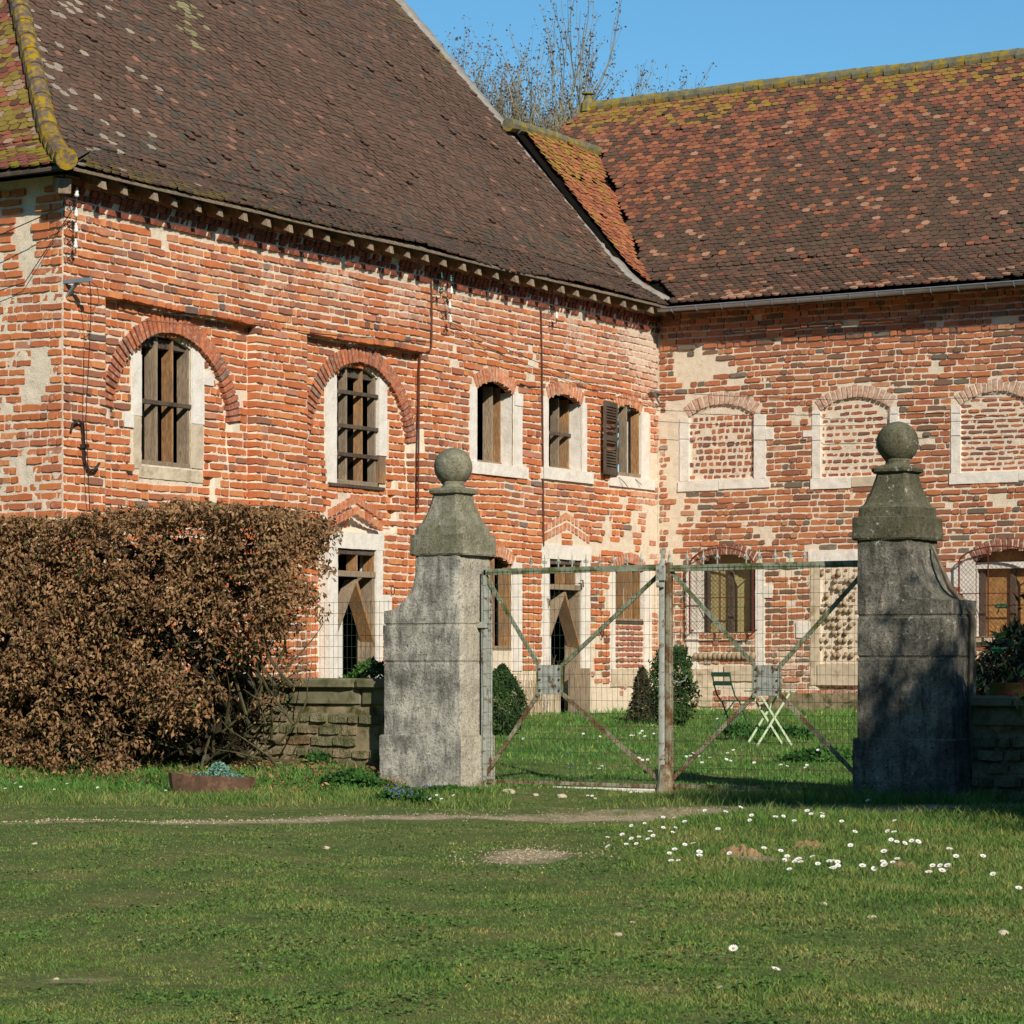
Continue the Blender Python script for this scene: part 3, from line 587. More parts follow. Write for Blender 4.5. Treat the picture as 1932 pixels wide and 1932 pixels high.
# ================================================================= ROOFS
def prof(r, top=1.13, low=.55, z0=7.77, off=0): return z0+off+(low*r if r < .85 else low*.85+(low+top)/2*(min(r, 1.15)-.85)+max(0, r-1.15)*top)
def inv_rows(fn, rmax, e):
    r, rows, s, nxt, pr, pz = 0, [], 0, 0, 0, fn(0)
    while r < rmax:
        r += .004; z = fn(r); s += math.hypot(r-pr, z-pz)
        if s >= nxt:
            sl = math.atan2(z-pz, r-pr); rows.append((r, z, sl)); nxt += e
        pr, pz = r, z
    return rows
def tiles(m, P, fn, a0, a1, rmax, mask, colf, w=.17, e=.108, lift=.012, seed=0, sag=.03, mess=1.0, base=(.14, .088, .058), dk=.82):
    """P(a, r, z) -> xyz with r the horizontal run up the slope"""
    st = random.getstate(); random.seed(seed)
    for i, (r, z, sl) in enumerate(inv_rows(fn, rmax, e)):
        ct, sn = math.cos(sl), math.sin(sl); sh = (i % 2)*w/2+random.uniform(-.01, .01); a = a0+sh; rowj = random.uniform(-.006, .006); rk = random.uniform(.94, 1.06)
        while a < a1:
            if mask(a, r, z) and random.random() > .002:
                ja = random.uniform(-.007, .007)*mess; js = random.uniform(-.010, .010)*mess+rowj+.015*nz(a*.9, r*1.5, seed); hl = lift+random.uniform(0, .010)*mess+(.02*mess if random.random() < .012 else 0); tw = random.uniform(-.05, .05)*mess; hw = w/2*random.uniform(.93, .985); L = e*1.9
                sg = sag*nz(a*.35, r*.4, seed+3)+sag*.35*nz(a*1.3, r*1.3, seed+6)
                top = []
                for (x, y, h) in ((-hw, L, .0), (hw, L, .0), (hw, .032, 1), (hw*.72, .010, 1), (hw*.3, 0, 1), (-hw*.3, 0, 1), (-hw*.72, .010, 1), (-hw, .032, 1)):
                    y2 = y+js+x*tw; hh = .004+h*hl+.026
                    top.append((x+ja, y2, hh))
                pts = []
                for dz in (0, -.028):
                    for (x, y, h) in (top if dz == 0 else top[2:]):
                        h += dz; pts.append(P(a+x, r+y*ct-h*sn, z+y*sn+h*ct+sg))
                c = colf(a, r, z)
                k = random.uniform(.88, 1.10)*rk; c = [(x_*.6+y_*.4)*dk for x_, y_ in zip(c, base)] if max(c) < .24 else c; m.add(pts, [tuple(range(8)), (2, 3, 9, 8), (3, 4, 10, 9), (4, 5, 11, 10), (5, 6, 12, 11), (6, 7, 13, 12)], (c[0]*k, c[1]*k, c[2]*k, 0))
            a += w
    random.setstate(st)
UE, VE = WU+.43, WV-.47        # eave lines
HM = .85
def PLr(a, r, z): return (UE-r, a, z)
def PEr(a, r, z): return (a, VE0+r, z)
VE0 = 27.53
RM = 7.0
def deck(name, P, fn, quads, parent, mat, off=-.03, n=24):  # given a near-black material, it paints the shade in the tile gaps
    vs, fs = [], []
    for (lo, hi, rm) in quads:      # lo(r), hi(r) bounds
        b = len(vs)
        for i in range(n+1):
            r = rm*i/n
            for t in range(9): a = lo(r)+(hi(r)-lo(r))*t/8; vs.append(P(a, r, fn(r)+off+.03*nz(a*.35, r*.4, 3+(0)))) 
        fs += [(b+i*9+j, b+i*9+j+1, b+i*9+j+10, b+i*9+j+9) for i in range(n) for j in range(8)]
    return np_obj(name, vs, np.array(fs), mat, parent)
fnL = lambda r: prof(r)
CT1 = [lin(h) for h in ('#705546', '#785a49', '#805f4c', '#695041', '#86634f', '#6a6050', '#86634f')]
def colL(a, r, z):
    c = random.choice(CT1[:5]) if random.random() < .85 else random.choice(CT1)
    if random.random() < .02: c = lin('#946a54')
    hipd = a-(VE0+HM*r); q = random.random()
    if hipd < 3.2 and r < 6.5 and q < .20*math.exp(-hipd/1.1): return lin('#a89a86')
    if r < .45 and a < 33 and random.random() < .7*(1-(a-27.5)/6): return lin('#857434')
    f = nz(a*.5+r*.3, r*.25, 7)
    if r < 1.4 and random.random() < .35: return lin('#565247')
    if f > .1 and random.random() < .12: c = lin('#565a50')
    band = (a-35.6)-(r-5)*.55
    if abs(band) < .55 and 3.2 < r < 6.6 and random.random() < .35*(1-abs(band)/.7): return lin('#8f8860')
    if z > 12.5 and a > 43.6 and random.random() < .2: c = lin('#857440')
    return c
m = MB()
tiles(m, PLr, fnL, VE0, 44.42, RM, lambda a, r, z: a > VE0+HM*r+.08, colL, w=.175, e=.106, seed=5, sag=.07, mess=1.5)
rt = obj('roof', m, TI, left)
ENDR = lambda r: prof(r/HM)-.0
deck('roof_deck', PLr, fnL, [(lambda r: VE0+HM*r, lambda r: 44.4, RM)], rt, DARK, -.06)
m = MB()
fnE = lambda r: prof(r/HM)
def colE(a, r, z):
    q = random.random()
    if r < .5: return lin('#8f8420') if q < .75 else lin('#8a5240')
    if q < .45+.3*nz(a*2, r, 3): return lin('#8f7a35')
    return random.choice([lin('#8a4f3c'), lin('#7a4438'), lin('#9a5c44'), lin('#a88a70')])
tiles(m, PEr, fnE, -31.5, UE, 6.5, lambda a, r, z: a < UE-r/HM-.06, colE, w=.175, e=.106, seed=6)
et = obj('roof', m, TI, left); deck('roof_deck', PEr, fnE, [(lambda r: -31.5, lambda r: UE-r/HM, 6.0)], et, DARK, -.06); et['label'] = 'yellow mossy hip end of the tiled roof'
m = MB(); Ztop = prof(RM)
m.add([(UE-2*RM, VE0, 7.7), (UE-RM, VE0+HM*RM, Ztop-.02), (UE-RM, 44.4, Ztop-.02), (UE-2*RM, 44.4, 7.7), (UE-.02, VE0, 7.7), (UE-.05, 44.4, 7.7), (UE-1.15, 44.4, fnL(1.15)-.05)], [(0, 1, 2, 3), (2, 6, 5, 3)])
obj('roof_back', m, m_flat('far_roof_tile', '#705545', .25, 3), left)
# hip ridge of overlapping half-round tiles, thick with lichen
m = MB(); rr = -.12; k = 0
while rr < RM:
    def hp(r): return Vector((UE-r, VE0+HM*r, prof(max(r, 0))+.045-(0 if r > 0 else .0)))
    a, b = hp(rr), hp(rr+.30); m.tube([a, a+(b-a)*.5, b], [.145, .135, .115], 12, c=(*random.choice([lin('#6e5a4c'), lin('#77675a'), lin('#80602c')]), 0)); rr += .24
HIP = m_flat('lichen_hip_tile', '#6b5c50', .3, 9, .95, .1, 0, '#a0821e', (.46, .58)); obj('hip_tiles', m, HIP, left)
# verge mortar along the right end of this roof
m = MB(); vs = []
for i in range(90):
    r = RM*i/89; w_ = .30+.09*nz(r*3, 0, 0); z = fnL(r)
    vs += [(UE-r, 44.36+.02*nz(r*5, 1, 1), z+.02), (UE-r, 44.40, z+.10+.02*nz(r*8, 2, 2)), (UE-r, 44.40+w_, z+.09+.02*nz(r*6, 3, 3)), (UE-r, 44.44+w_*1.3, z-.02)]
fs = [(i*4+j, i*4+j+1, i*4+j+5, i*4+j+4) for i in range(89) for j in range(3)]; m.add(vs, fs); obj('verge', m, GREYM, left, smooth=True)
m = MB(); m.add([(UE-.6, 44.44, 7.5)]+[(UE-r, 44.44, fnL(r)) for r in (.6, 1, 2, 3, 4, 5, 6, 7)]+[(UE-7, 44.44, 7.5)], [tuple(range(10))]); obj('gable', m, GREYM, left)
# eaves: rafters, fascia board
fb = MB(); pts = [(28+.6*i) for i in range(29)]
for i in range(31):
    a = 28.35+i*.525+random.uniform(-.05, .05); m = MB(); l = random.uniform(-.03, .05); w_ = random.uniform(.085, .11); h = random.uniform(.075, .10); zz = 7.70+.03*nz(a*.35, 0, 3)
    m.hexa([(WU-.2, a-w_/2, zz+.10), (UE-.05+l, a-w_/2+.01, zz-.13), (UE-.05+l, a+w_/2, zz-.135), (WU-.2, a+w_/2, zz+.1), (WU-.2, a-w_/2, zz+h+.24), (UE-.07+l, a-w_/2+.01, zz+h-.10), (UE-.07+l, a+w_/2, zz+h-.10), (WU-.2, a+w_/2, zz+h+.24)])
    m2 = MB(); a_in = .22; m2 = m; obj('rafter', m, WD, left, bevel=.006)
vs = []
for i in range(120):
    a = VE0+.2+(44.2-VE0-.2)*i/119; z = 7.742+.03*nz(a*.35, 0, 3)+.006*nz(a*3, 1, 0); x = UE-.03+.01*nz(a*2, 0, 5)
    vs += [(x, a, z-.028), (x+.012, a, z+.012), (x-.3, a, z+.16), (x-.3, a, z+.13)]
m = MB(); m.add(vs, [(i*4+j, i*4+(j+1) % 4, (i+1)*4+(j+1) % 4, (i+1)*4+j) for i in range(119) for j in range(4)]); obj('eave_board', m, WD, left)
vs = []
for i in range(40):
    a = -31.5+(UE+31.5)*i/39; z = 7.735; x = VE0+.02
    vs += [(a, x, z-.04), (a, x-.01, z+.02), (a, x+.5, z+.3), (a, x+.5, z+.26)]
m = MB(); m.add(vs, [(i*4+j, i*4+(j+1) % 4, (i+1)*4+(j+1) % 4, (i+1)*4+j) for i in range(39) for j in range(4)]); obj('eave_board', m, WK, left)
m = MB(); m.bar((WU-.5, 28.4, 7.75), (UE-.12, VE0+.14, 7.52), .17, .2); obj('corner_beam', m, WD, left, bevel=.015)
# ================================================================= RIGHT WING
right = empty('brick_wing', (-18, WV, .3), 'lower dark brick wing with bricked up windows and a zinc gutter under its tiled roof', 'building')
def Uq(x): return RW(x)[0]
def Zr(x, y): return RW(x, y)[1]
def rr_(x0, y0, x1, y1):
    xm = (x0+x1)/2; return Rect(Uq(x0), Uq(x1), Zr(xm, y1), Zr(xm, y0))
def mkr(x0, x1, ysp, ycr, t, yb):
    a0, a1 = Uq(x0), Uq(x1); xc = (x0+x1)/2; return Arch((a0+a1)/2, (a1-a0)/2, Zr(xc, ysp), Zr(xc, ycr)-Zr(xc, ysp), t, Zr(xc, yb))
BW = [(mkr(1300, 1423, 785, 762, .22, 905), 1283, 1447, 925), (mkr(1548, 1680, 772, 749, .21, 900), 1533, 1697, 918), (mkr(1812, 1945, 762, 738, .21, 890), 1795, 1962, 911)]
G8 = mkr(1318, 1426, 1066, 1046, .2, 1192); G10 = mkr(1838, 1975, 1058, 1036, .2, 1200)
DB = rr_(1546, 1062, 1640, 1306)
exR = [b[0] for b in BW]+[G8, G10, DB]
for A, x0, x1, yb in BW: exR += [Rect(Uq(x0), Uq(x1), A.zb, A.zs-.04), Rect(Uq(x0-3), Uq(x1+6), A.zb-.2, A.zb)]
exR += [rr_(1422, 808, 1461, 830), rr_(1515, 812, 1548, 824), rr_(1680, 793, 1718, 812), rr_(1296, 1075, 1318, 1300), rr_(1426, 1070, 1444, 1300), rr_(1318, 1252, 1426, 1300), rr_(1530, 1062, 1546, 1306), rr_(1526, 1036, 1645, 1062), rr_(1818, 1060, 1838, 1210), rr_(1765, 640, 1771, 0) if 0 else rr_(1768, 600, 1780, 612), rr_(1444, 1105, 1458, 1128), rr_(1500, 1174, 1530, 1203)]
def missR(a, z):
    if nz(a*2.6, z*2.6, 31)+.25*nz(a*9, z*9, 3) > .52 and nz(a*.4, z*.4, 1) > -.1: return True
    for (x, y, ra, rz) in ((1310, 690, .35, .32), (1300, 770, .5, .28), (1265, 800, .2, .5), (1500, 790, .15, .3), (1590, 752, .3, .06), (1765, 690, .12, .12), (1275, 900, .15, .8), (1268, 1010, .12, .6)):
        pa, pz = Uq(x), Zr(x, y)
        if ((a-pa)/ra)**2+((z-pz)/rz)**2+.9*nz(a*4, z*4, 4) < 1: return True
    if a < Uq(1425) and z < 1.25 and nz(a*2, z*2, 14)+.1 > 0 and z > .75: return True
    return z < .55 and a < Uq(1500) and nz(a*3, z*3, 3) > .1
def limeR(a, z): return .02+.22*sm(.15, .5, nz(a*2.6, z*2.6, 31))+.1*nz(a*.9, z*.9, 12)+.34*sm(2.3, 1.3, z)*sm(-16.8, -18.5, a)+.25*sm(-23.2, -23.9, a)*sm(6.5, 4, z)
m = MB()
bricks(m, FR, -23.98, -13.0, .15, 7.8, exR, lambda a, z: 0 if z < 7.0 else .02, PAL_R, pitch=.112, bh=.091, ls=(.28, .38), hd=(.125, .165), phead=.55, lime=limeR, miss=missR, seed=21, proud=.016, jog=.8, joint=.014)
for i, (A, x0, x1, yb) in enumerate(BW):
    ring(m, FR, A, .010, [('#b5704c', 1), ('#a8684c', 1), ('#bd8a68', .6)], seed=30+i, lime=.48, tw=.10)
    bricks(m, FR, A.ac-A.w, A.ac+A.w, A.zb, A.zs+A.rise*.6, [], lambda a, z: -.045, [('#b06a4c', .5), ('#a05c48', .3), ('#8a6054', .2), ('#c07850', .2)], pitch=(.118, .118, .092)[i], bh=(.078, .062, .056)[i], ls=((.15, .2), (.17, .28), (.22, .34))[i], hd=(.11, .14), phead=(.5, .4, .2)[i], lime=lambda a, z: .2, seed=40+i, proud=.012, joint=.035, miss=lambda a, z: random.random() < .05)
for A, sd in ((G8, 50), (G10, 51)): ring(m, FR, A, .012, [('#9a5c44', 1), ('#8a5844', 1)], seed=sd, tw=.095, lime=.3)
bricks(m, FR, Uq(1546), Uq(1640), Zr(1580, 1306), Zr(1580, 1062), [], lambda a, z: -.05, [('#a5705a', 1), ('#9c8468', 2), ('#b09878', 2)], pitch=.105, bh=.055, ls=(.1, .13), hd=(.07, .1), lime=lambda a, z: .2, seed=52, proud=.02, joint=.04)
wr = obj('wall', m, BR, right)
hR = [lambda z, A=A: ([(A.ac-A.hole(z), A.ac+A.hole(z))] if A.hole(z) else []) for A in (G8, G10)]
def depR(a, z):
    for A, *_ in BW:
        if abs(a-A.ac) < (A.hole(z) or 0): return -.045
    return -.05 if DB.a0 < a < DB.a1 and DB.z0 < z < DB.z1 else 0
backing('mortar', FR, -24.04, -13.0, -.3, 7.75, hR, depR, wr, seed=13, off=.0)
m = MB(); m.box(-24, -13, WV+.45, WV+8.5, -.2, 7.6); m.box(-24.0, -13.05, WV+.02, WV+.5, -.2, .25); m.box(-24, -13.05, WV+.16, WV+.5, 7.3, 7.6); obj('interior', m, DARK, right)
def sub(name): 
    o = bpy.data.objects.new(name, None); o.empty_display_size = .1; col.objects.link(o); o.parent = right; WL[o.name] = wl(right); return o
for i, (A, x0, x1, yb) in enumerate(BW):
    w = sub('blocked_window')
    part_box('jamb', FR, Uq(x0), A.ac-A.w, A.zb, A.zs, -.12, .018, LI, w, .006, seed=i); part_box('jamb', FR, A.ac+A.w, Uq(x1)-.02, A.zb, A.zs, -.12, .018, LI, w, .006, seed=i+1)
    sp = .45 if i < 2 else .75; xs, xe = Uq(x0-3), Uq(x1+6); xm = xs+(xe-xs)*sp
    part_box('sill', FR, xs, xm-.008, A.zb-.19, A.zb-.004, -.12, .03, LI, w, .007, seed=i+2); part_box('sill', FR, xm, xe, A.zb-.17, A.zb-.004, -.12, .028, LI if i != 1 else CONC, w, .007, seed=i+3)
w = [o for o in right.children if o.name.startswith('blocked')]
for wi, (x0, y0, x1, y1) in ((0, (1445, 809, 1460, 829)), (1, (1516, 812, 1533, 824)), (1, (1697, 793, 1717, 812))): part_box('quoin_block', FR, Uq(x0), Uq(x1), Zr((x0+x1)/2, y1), Zr((x0+x1)/2, y0), -.1, .022, LI, w[wi], .005)
def grille(A, xf0, xf1, y0, y1, yc, midx, raily, lean=.0, pane=CURT):
    w = sub('barred_window')
    m = MB(); fbox(m, FR, A.ac-A.w, A.ac+A.w, A.zb, A.zs+A.rise, -.30, -.27); obj('blind' if pane is CURT else 'chipboard', m, pane, w)
    for x in ((A.ac-A.w+.07, A.ac-.03, A.ac+A.w-.17)): 
        m = MB(); fbox(m, FR, x-.05, x+(.05 if x < A.ac+.2 else .12), A.zb, A.zs, -.26, -.2); obj('casement', m, WK, w, bevel=.004)
    a0, a1 = Uq(xf0), Uq(xf1); z0, z1, zc = Zr((xf0+xf1)/2, y0), Zr((xf0+xf1)/2, y1), Zr((xf0+xf1)/2, yc); am = (a0+a1)/2; Dd = .16
    arc = [(am+(a1-a0)/2*math.cos(t), z1+(zc-z1)*math.sin(t)) for t in [math.pi*i/14 for i in range(15)]]
    m = MB(); loop = [(a0, z0)]+[(a, z) for a, z in arc[::-1]]+[(a1, z0), (a0, z0)]
    for p, q in zip(loop, loop[1:]): m.bar(FR(*p, Dd), FR(*q, Dd), .03, .02)
    for x in midx: m.bar(FR(Uq(x), z0, Dd), FR(Uq(x), z1+(zc-z1)*.95, Dd), .026, .016)
    for y in raily: m.bar(FR(a0, Zr(midx[0], y), Dd), FR(a1, Zr(midx[0], y), Dd), .026, .016)
    for (p, q) in (((a0, z0+.05), (a0-.0, z0+.05)), ((a1, z0+.05), (a1, z0+.05)), ((a0, z1), (a0, z1)), ((a1, z1), (a1, z1))): m.bar(FR(*p, Dd), FR(*q, -.02), .02)
    obj('iron_frame', m, REDF, w)
    m = MB(); s = .085; n = 60                                # diamond netting
    def clip(a, z): return a0 < a < a1 and z0 < z < z1+(zc-z1)*math.sqrt(max(0, 1-((a-am)/((a1-a0)/2))**2))
    k = a0-(zc-z0)
    while k < a1:
        for sg in (1, -1):
            seg = []; t = 0
            while t <= zc-z0:
                a = (k+t) if sg > 0 else (k+(zc-z0)-t); z = z0+t
                if clip(a, z): seg.append((a, z))
                t += .06
            if len(seg) > 1: m.bar(FR(*seg[0], Dd-.01), FR(*seg[-1], Dd-.01), .0035)
        k += s
    obj('wire_netting', m, RUST, w)
    return w
w8 = grille(G8, 1309, 1428, 1194, 1066, 1034, (1366,), (1128,))
part_box('jamb', FR, Uq(1296), Uq(1318), Zr(1310, 1300), G8.zs, -.3, .015, LI, w8, .006); part_box('jamb', FR, Uq(1426), Uq(1443), Zr(1434, 1305), G8.zs, -.3, .02, LI, w8, .006); part_box('quoin_block', FR, Uq(1441), Uq(1458), Zr(1450, 1128), Zr(1450, 1105), -.1, .03, LI, w8, .005)
w10 = grille(G10, 1816, 1970, 1202, 1060, 1031, (1871,), (1120,), pane=OSB)
part_box('jamb', FR, Uq(1818), Uq(1838), G10.zb, G10.zs, -.3, .015, LI, w10, .006); part_box('transom', FR, Uq(1838), Uq(1975), Zr(1880, 1072), Zr(1880, 1060), -.27, -.12, LI, w10, .004); part_box('sill', FR, Uq(1820), Uq(1985), Zr(1880, 1213), Zr(1880, 1201), -.3, .05, CONC, w10, .006); part_box('quoin_block', FR, Uq(1786), Uq(1818), Zr(1800, 1120), Zr(1800, 1061), -.1, .02, LI, w10, .005)
bd = sub('blocked_doorway'); part_box('lintel', FR, Uq(1526), Uq(1645), Zr(1580, 1062), Zr(1580, 1037), -.1, .03, LI, bd, .008); part_box('jamb', FR, Uq(1530), Uq(1546), .9, Zr(1538, 1062), -.1, .02, CONC, bd, .006); part_box('quoin_block', FR, Uq(1503), Uq(1530), Zr(1516, 1203), Zr(1516, 1174), -.1, .025, LI, bd, .005); part_box('threshold_slab', FR, Uq(1544), Uq(1690), .9, Zr(1580, 1253), -.04, .04, CONC, bd, .006)
# row of cobbles under the barred window and beside the doorway
m = MB()
for x in range(1314, 1426, 9): 
    r = random.uniform(.055, .07); a = Uq(x+random.uniform(-1, 1)); z = Zr(x, 1238); mmm = [(r*math.sin(math.pi*k/6)*1.0, -r*math.cos(math.pi*k/6)) for k in range(7)]
    vs = [(a+pr*math.cos(2*math.pi*j/8), WV-.03-abs(0)-pr*math.sin(2*math.pi*j/8), z+pz*1.15) for pr, pz in mmm for j in range(8)]; m = MB(); m.add(vs, [(i*8+j, i*8+(j+1) % 8, (i+1)*8+(j+1) % 8, (i+1)*8+j) for i in range(6) for j in range(8)]); obj('cobble', m, COBB, right, smooth=True)
for y in range(1082, 1242, 14):
    for x in range(1550, 1612, 11):
        if random.random() < .62:
            r = random.uniform(.03, .055); a = Uq(x+random.uniform(-2, 2)); z = Zr(x, y); mmm = [(r*math.sin(math.pi*k/5), -r*math.cos(math.pi*k/5)) for k in range(6)]
            m = MB(); m.add([(a+pr*math.cos(2*math.pi*j/7), WV+.02-pr*math.sin(2*math.pi*j/7), z+pz) for pr, pz in mmm for j in range(7)], [(i*7+j, i*7+(j+1) % 7, (i+1)*7+(j+1) % 7, (i+1)*7+j) for i in range(5) for j in range(7)]); obj('cobble', m, COBB, right, smooth=True)
part_box('render_patch', FR, Uq(1368), Uq(1428), Zr(1398, 1285), Zr(1398, 1256), -.04, .03, CONC, right, .008)
part_box('plinth', FR, Uq(1462), -13.2, -.2, Zr(1550, 1308), -.05, .26, MOSC, right, .02)
o = part_box('plinth', FR, Uq(1290), Uq(1345), .5, Zr(1320, 1262), -.05, .03, CONC, right, .02)
# roof of the right wing + the small linking roof in the corner
fnR = lambda r: prof(r, 1.18)
fnM = lambda r: prof(r, 1.20, off=.12)
RR, RMd = 4.57, 3.46
def zmid(U): return fnM(UE-U) if U > UE-RMd else fnM(max(0, RMd-((UE-RMd)-U)))
def PRr(a, r, z): return (a, VE+r, z)
CR = [lin(h) for h in ('#6f5343', '#624a3c', '#7c5844', '#574639', '#855d48', '#665442')]
CU_ = [lin(h) for h in ('#9c6046', '#8c5642', '#a56a48', '#845040')]
def colR(a, r, z):
    t = r/RR; f = nz(a*.4, r*.5, 41); q = random.random()
    c = random.choice(CU_) if random.random() < .08+.62*sm(.35, .95, t+.35*f+.25*sm(-19, -26, a)*t) else random.choice(CR)
    if q < .022*(1.4 if t > .3 else .5): c = lin('#b08468')
    if r < .35 and q < .25: c = lin('#b88a6c')
    if t > .86 and q < (t-.86)*4.0+.22*sm(-22, -27, a)*sm(.7, 1, t): c = lin('#9c7a3a')
    if q > .985: c = lin('#3f4634')
    return c
def mR(a, r, z):
    v = VE+r
    if a < -27.8-(48.6-v)*.9: return False
    if a < UE+.05: return z > zmid(a)+.03 or a < UE-2*RMd
    return True
m = MB(); tiles(m, PRr, fnR, -30.5, -12.5, RR, mR, colR, w=.168, e=.104, seed=8, lift=.018, sag=.06, mess=1.2, base=(.15, .092, .061), dk=.82); rt = obj('roof', m, TI, right)
def PRd(a, r, z): return (a, VE+r, z)
deck('roof_deck', PRd, fnR, [(lambda r: max(-27.8-(48.6-(VE+r))*.9, UE-r*1.0-.12 if r < 3.45 else -99), lambda r: -12.5, RR)], rt, DARK, -.06)
m = MB(); m.add([(-12.5, VE+RR, fnR(RR)-.02), (-12.5, VE+2*RR, 7.7), (-31, VE+2*RR, 7.7), (-27.8, VE+RR, fnR(RR)-.02), (-31, VE+RR-3.2, 8.2)], [(0, 1, 2, 3), (3, 2, 4)]); obj('roof_back', m, m_flat('far_roof_tile_2', '#6a4436', .25, 3), right)
m = MB(); a = -27.9; k = 0
while a < -12.5:
    z = fnR(RR)+.02+.03*nz(a*.6, 0, 9); c = (*random.choice([lin('#6d6a52'), lin('#7a6a4c'), lin('#8c7a3a')]), 0); m.tube([(a, VE+RR+.02, z), (a+.36, VE+RR+.02, z+.025)], [.15, .135], 12, c=c); a += .33
RDG = m_flat('lichen_ridge_tile', '#6c6a58', .3, 9, .95, .1, 0, '#96802c', (.47, .6)); obj('ridge_tiles', m, RDG, right)
m = MB(); m.lathe([(.17, fnR(RR)-.05), (.15, fnR(RR)+.12), (.09, fnR(RR)+.2), (.075, fnR(RR)+.3), (.13, fnR(RR)+.31), (.13, fnR(RR)+.335)], -27.85, VE+RR, 10); obj('finial', m, RDG, right)
m = MB()
def colM(a, r, z):
    q = random.random(); c = random.choice([lin('#b36e48'), lin('#a86646'), lin('#9a5f46'), lin('#bc7a50')])
    if q < .05+.65*sm(2.2, 3.4, r)+.15*nz(a*2, r, 2): c = random.choice([lin('#a8843c'), lin('#a0743c')])
    return c
def mM(a, r, z): return z > fnR(a-VE)+.05 if a > VE+.02 else True
tiles(m, PLr, fnM, 44.78, 49.0, RMd, lambda a, r, z: mM(a, r, z) and not (abs(r-2.6-(a-45)*.12) < .07 and random.random() < .35), colM, w=.168, e=.104, seed=12, lift=.02, sag=.07, mess=2.2, base=(.36, .14, .06), dk=1.0)
mt = obj('roof', m, TI, right); mt['label'] = 'small orange tiled roof between the two wings, with slipped tiles'
deck('roof_deck', PLr, fnM, [(lambda r: 44.45, lambda r: VE+r*1.03+.12, RMd)], mt, DARK, -.06)
m = MB(); a = 44.2
while a < 47.9: z = fnM(RMd)+.03+.04*nz(a, 0, 2); m.tube([(UE-RMd, a, z), (UE-RMd, a+.34, z+.02)], [.13, .115], 10); a += .31
obj('ridge_tiles', m, RDG, right)
m = MB(); m.add([(UE-RMd, 44.45, fnM(RMd)), (UE-RMd, 48.5, fnM(RMd)), (UE-2*RMd, 48.5, 7.8), (UE-2*RMd, 44.45, 7.8)], [(0, 1, 2, 3)]); obj('roof_back', m, DARK, right)
# valley tiles displaced along the join
m = MB()
for i in range(34):
    r = .2+i*.098; z = fnR(r)+.03; c = random.choice([lin('#a5543c'), lin('#96503c')]); p = Vector((UE-r-.10, VE+r+.02, z+.03)); q = p+Vector((.0, -.14, .02))
    if random.random() < .6: m.bar(p, p+Vector((-.12, -.06, .14)), .13, .016, (*c, 0), up=(.6, -.6, .6))
obj('valley_tiles', m, TI, right)
# gutter
gt = MB(); n = 60; vs = []; K = 9
x0 = UE-.1
for i in range(n+1):
    a = x0+(-12.6-x0)*i/n; z = 7.70+.008*math.sin(a)
    for j in range(K): t = math.pi*(1+j/(K-1)); vs.append((a, VE-.10+.075*math.cos(t), z+.075*math.sin(t)))
gt.add(vs, [(i*K+j, i*K+j+1, (i+1)*K+j+1, (i+1)*K+j) for i in range(n) for j in range(K-1)]); gt.tube([(x0, VE-.178, 7.70), (-12.6, VE-.178, 7.70)], .011, 6)
gt.add([(x0, VE-.1+.075*math.cos(math.pi*(1+j/8)), 7.70+.075*math.sin(math.pi*(1+j/8))) for j in range(9)], [tuple(range(9))])
g = obj('gutter', gt, ZINC, right, smooth=False)
m = MB(); a = x0+.3
while a < -12.7:
    for k in range(8):
        t0, t1 = math.pi*(1+k/8), math.pi*(1+(k+1)/8); m.bar((a, VE-.10+.081*math.cos(t0), 7.70+.081*math.sin(t0)), (a, VE-.10+.081*math.cos(t1), 7.70+.081*math.sin(t1)), .03, .006, up=(1, 0, 0))
    a += .5
obj('gutter_bracket', m, ZINC, g)
m = MB(); m.box(UE, -12.6, VE-.0, VE+.5, 7.68, 7.72); obj('eave_board', m, WK, right)
# ================================================================= GATE PILLARS
def loft(m, secs, dz=.05, k=9, rc=.014, amp=.006, seed=0, sc=5):
    S = [secs[0]]
    for a, b in zip(secs, secs[1:]):
        n = max(1, int(math.ceil(max(abs(b[0]-a[0]), 0)/dz)))
        for i in range(1, n+1): S.append(tuple(a[j]+(b[j]-a[j])*i/n for j in range(5)))
    vs = []; N = 4*k
    for (z, u0, u1, v0, v1) in S:
        cx, cy = (u0+u1)/2, (v0+v1)/2
        for side in range(4):
            for i in range(k):
                t = i/k
                x, y = [(u0+(u1-u0)*t, v0), (u1, v0+(v1-v0)*t), (u1-(u1-u0)*t, v1), (u0, v1-(v1-v0)*t)][side]
                if i == 0: x += rc*(1 if x < cx else -1); y += rc*(1 if y < cy else -1)
                p = Vector((x, y, z))*sc+Vector((seed*9.1, 0, 0)); d = amp*(nz(*p)*1.2+nz(*(p*3))*.7+nz(*(p*8))*.4)
                dx, dy = [(0, -1), (1, 0), (0, 1), (-1, 0)][side]; vs.append((x+dx*d, y+dy*d, z))
    fs = [(i*N+j, i*N+(j+1) % N, (i+1)*N+(j+1) % N, (i+1)*N+j) for i in range(len(S)-1) for j in range(N)]
    m.add(vs, fs+[tuple(range(N)), tuple(range((len(S)-1)*N, len(S)*N))])
def sq(z, cu, cv, a, b=None): b = b or a; return (z, cu-a/2, cu+a/2, cv-b/2, cv+b/2)
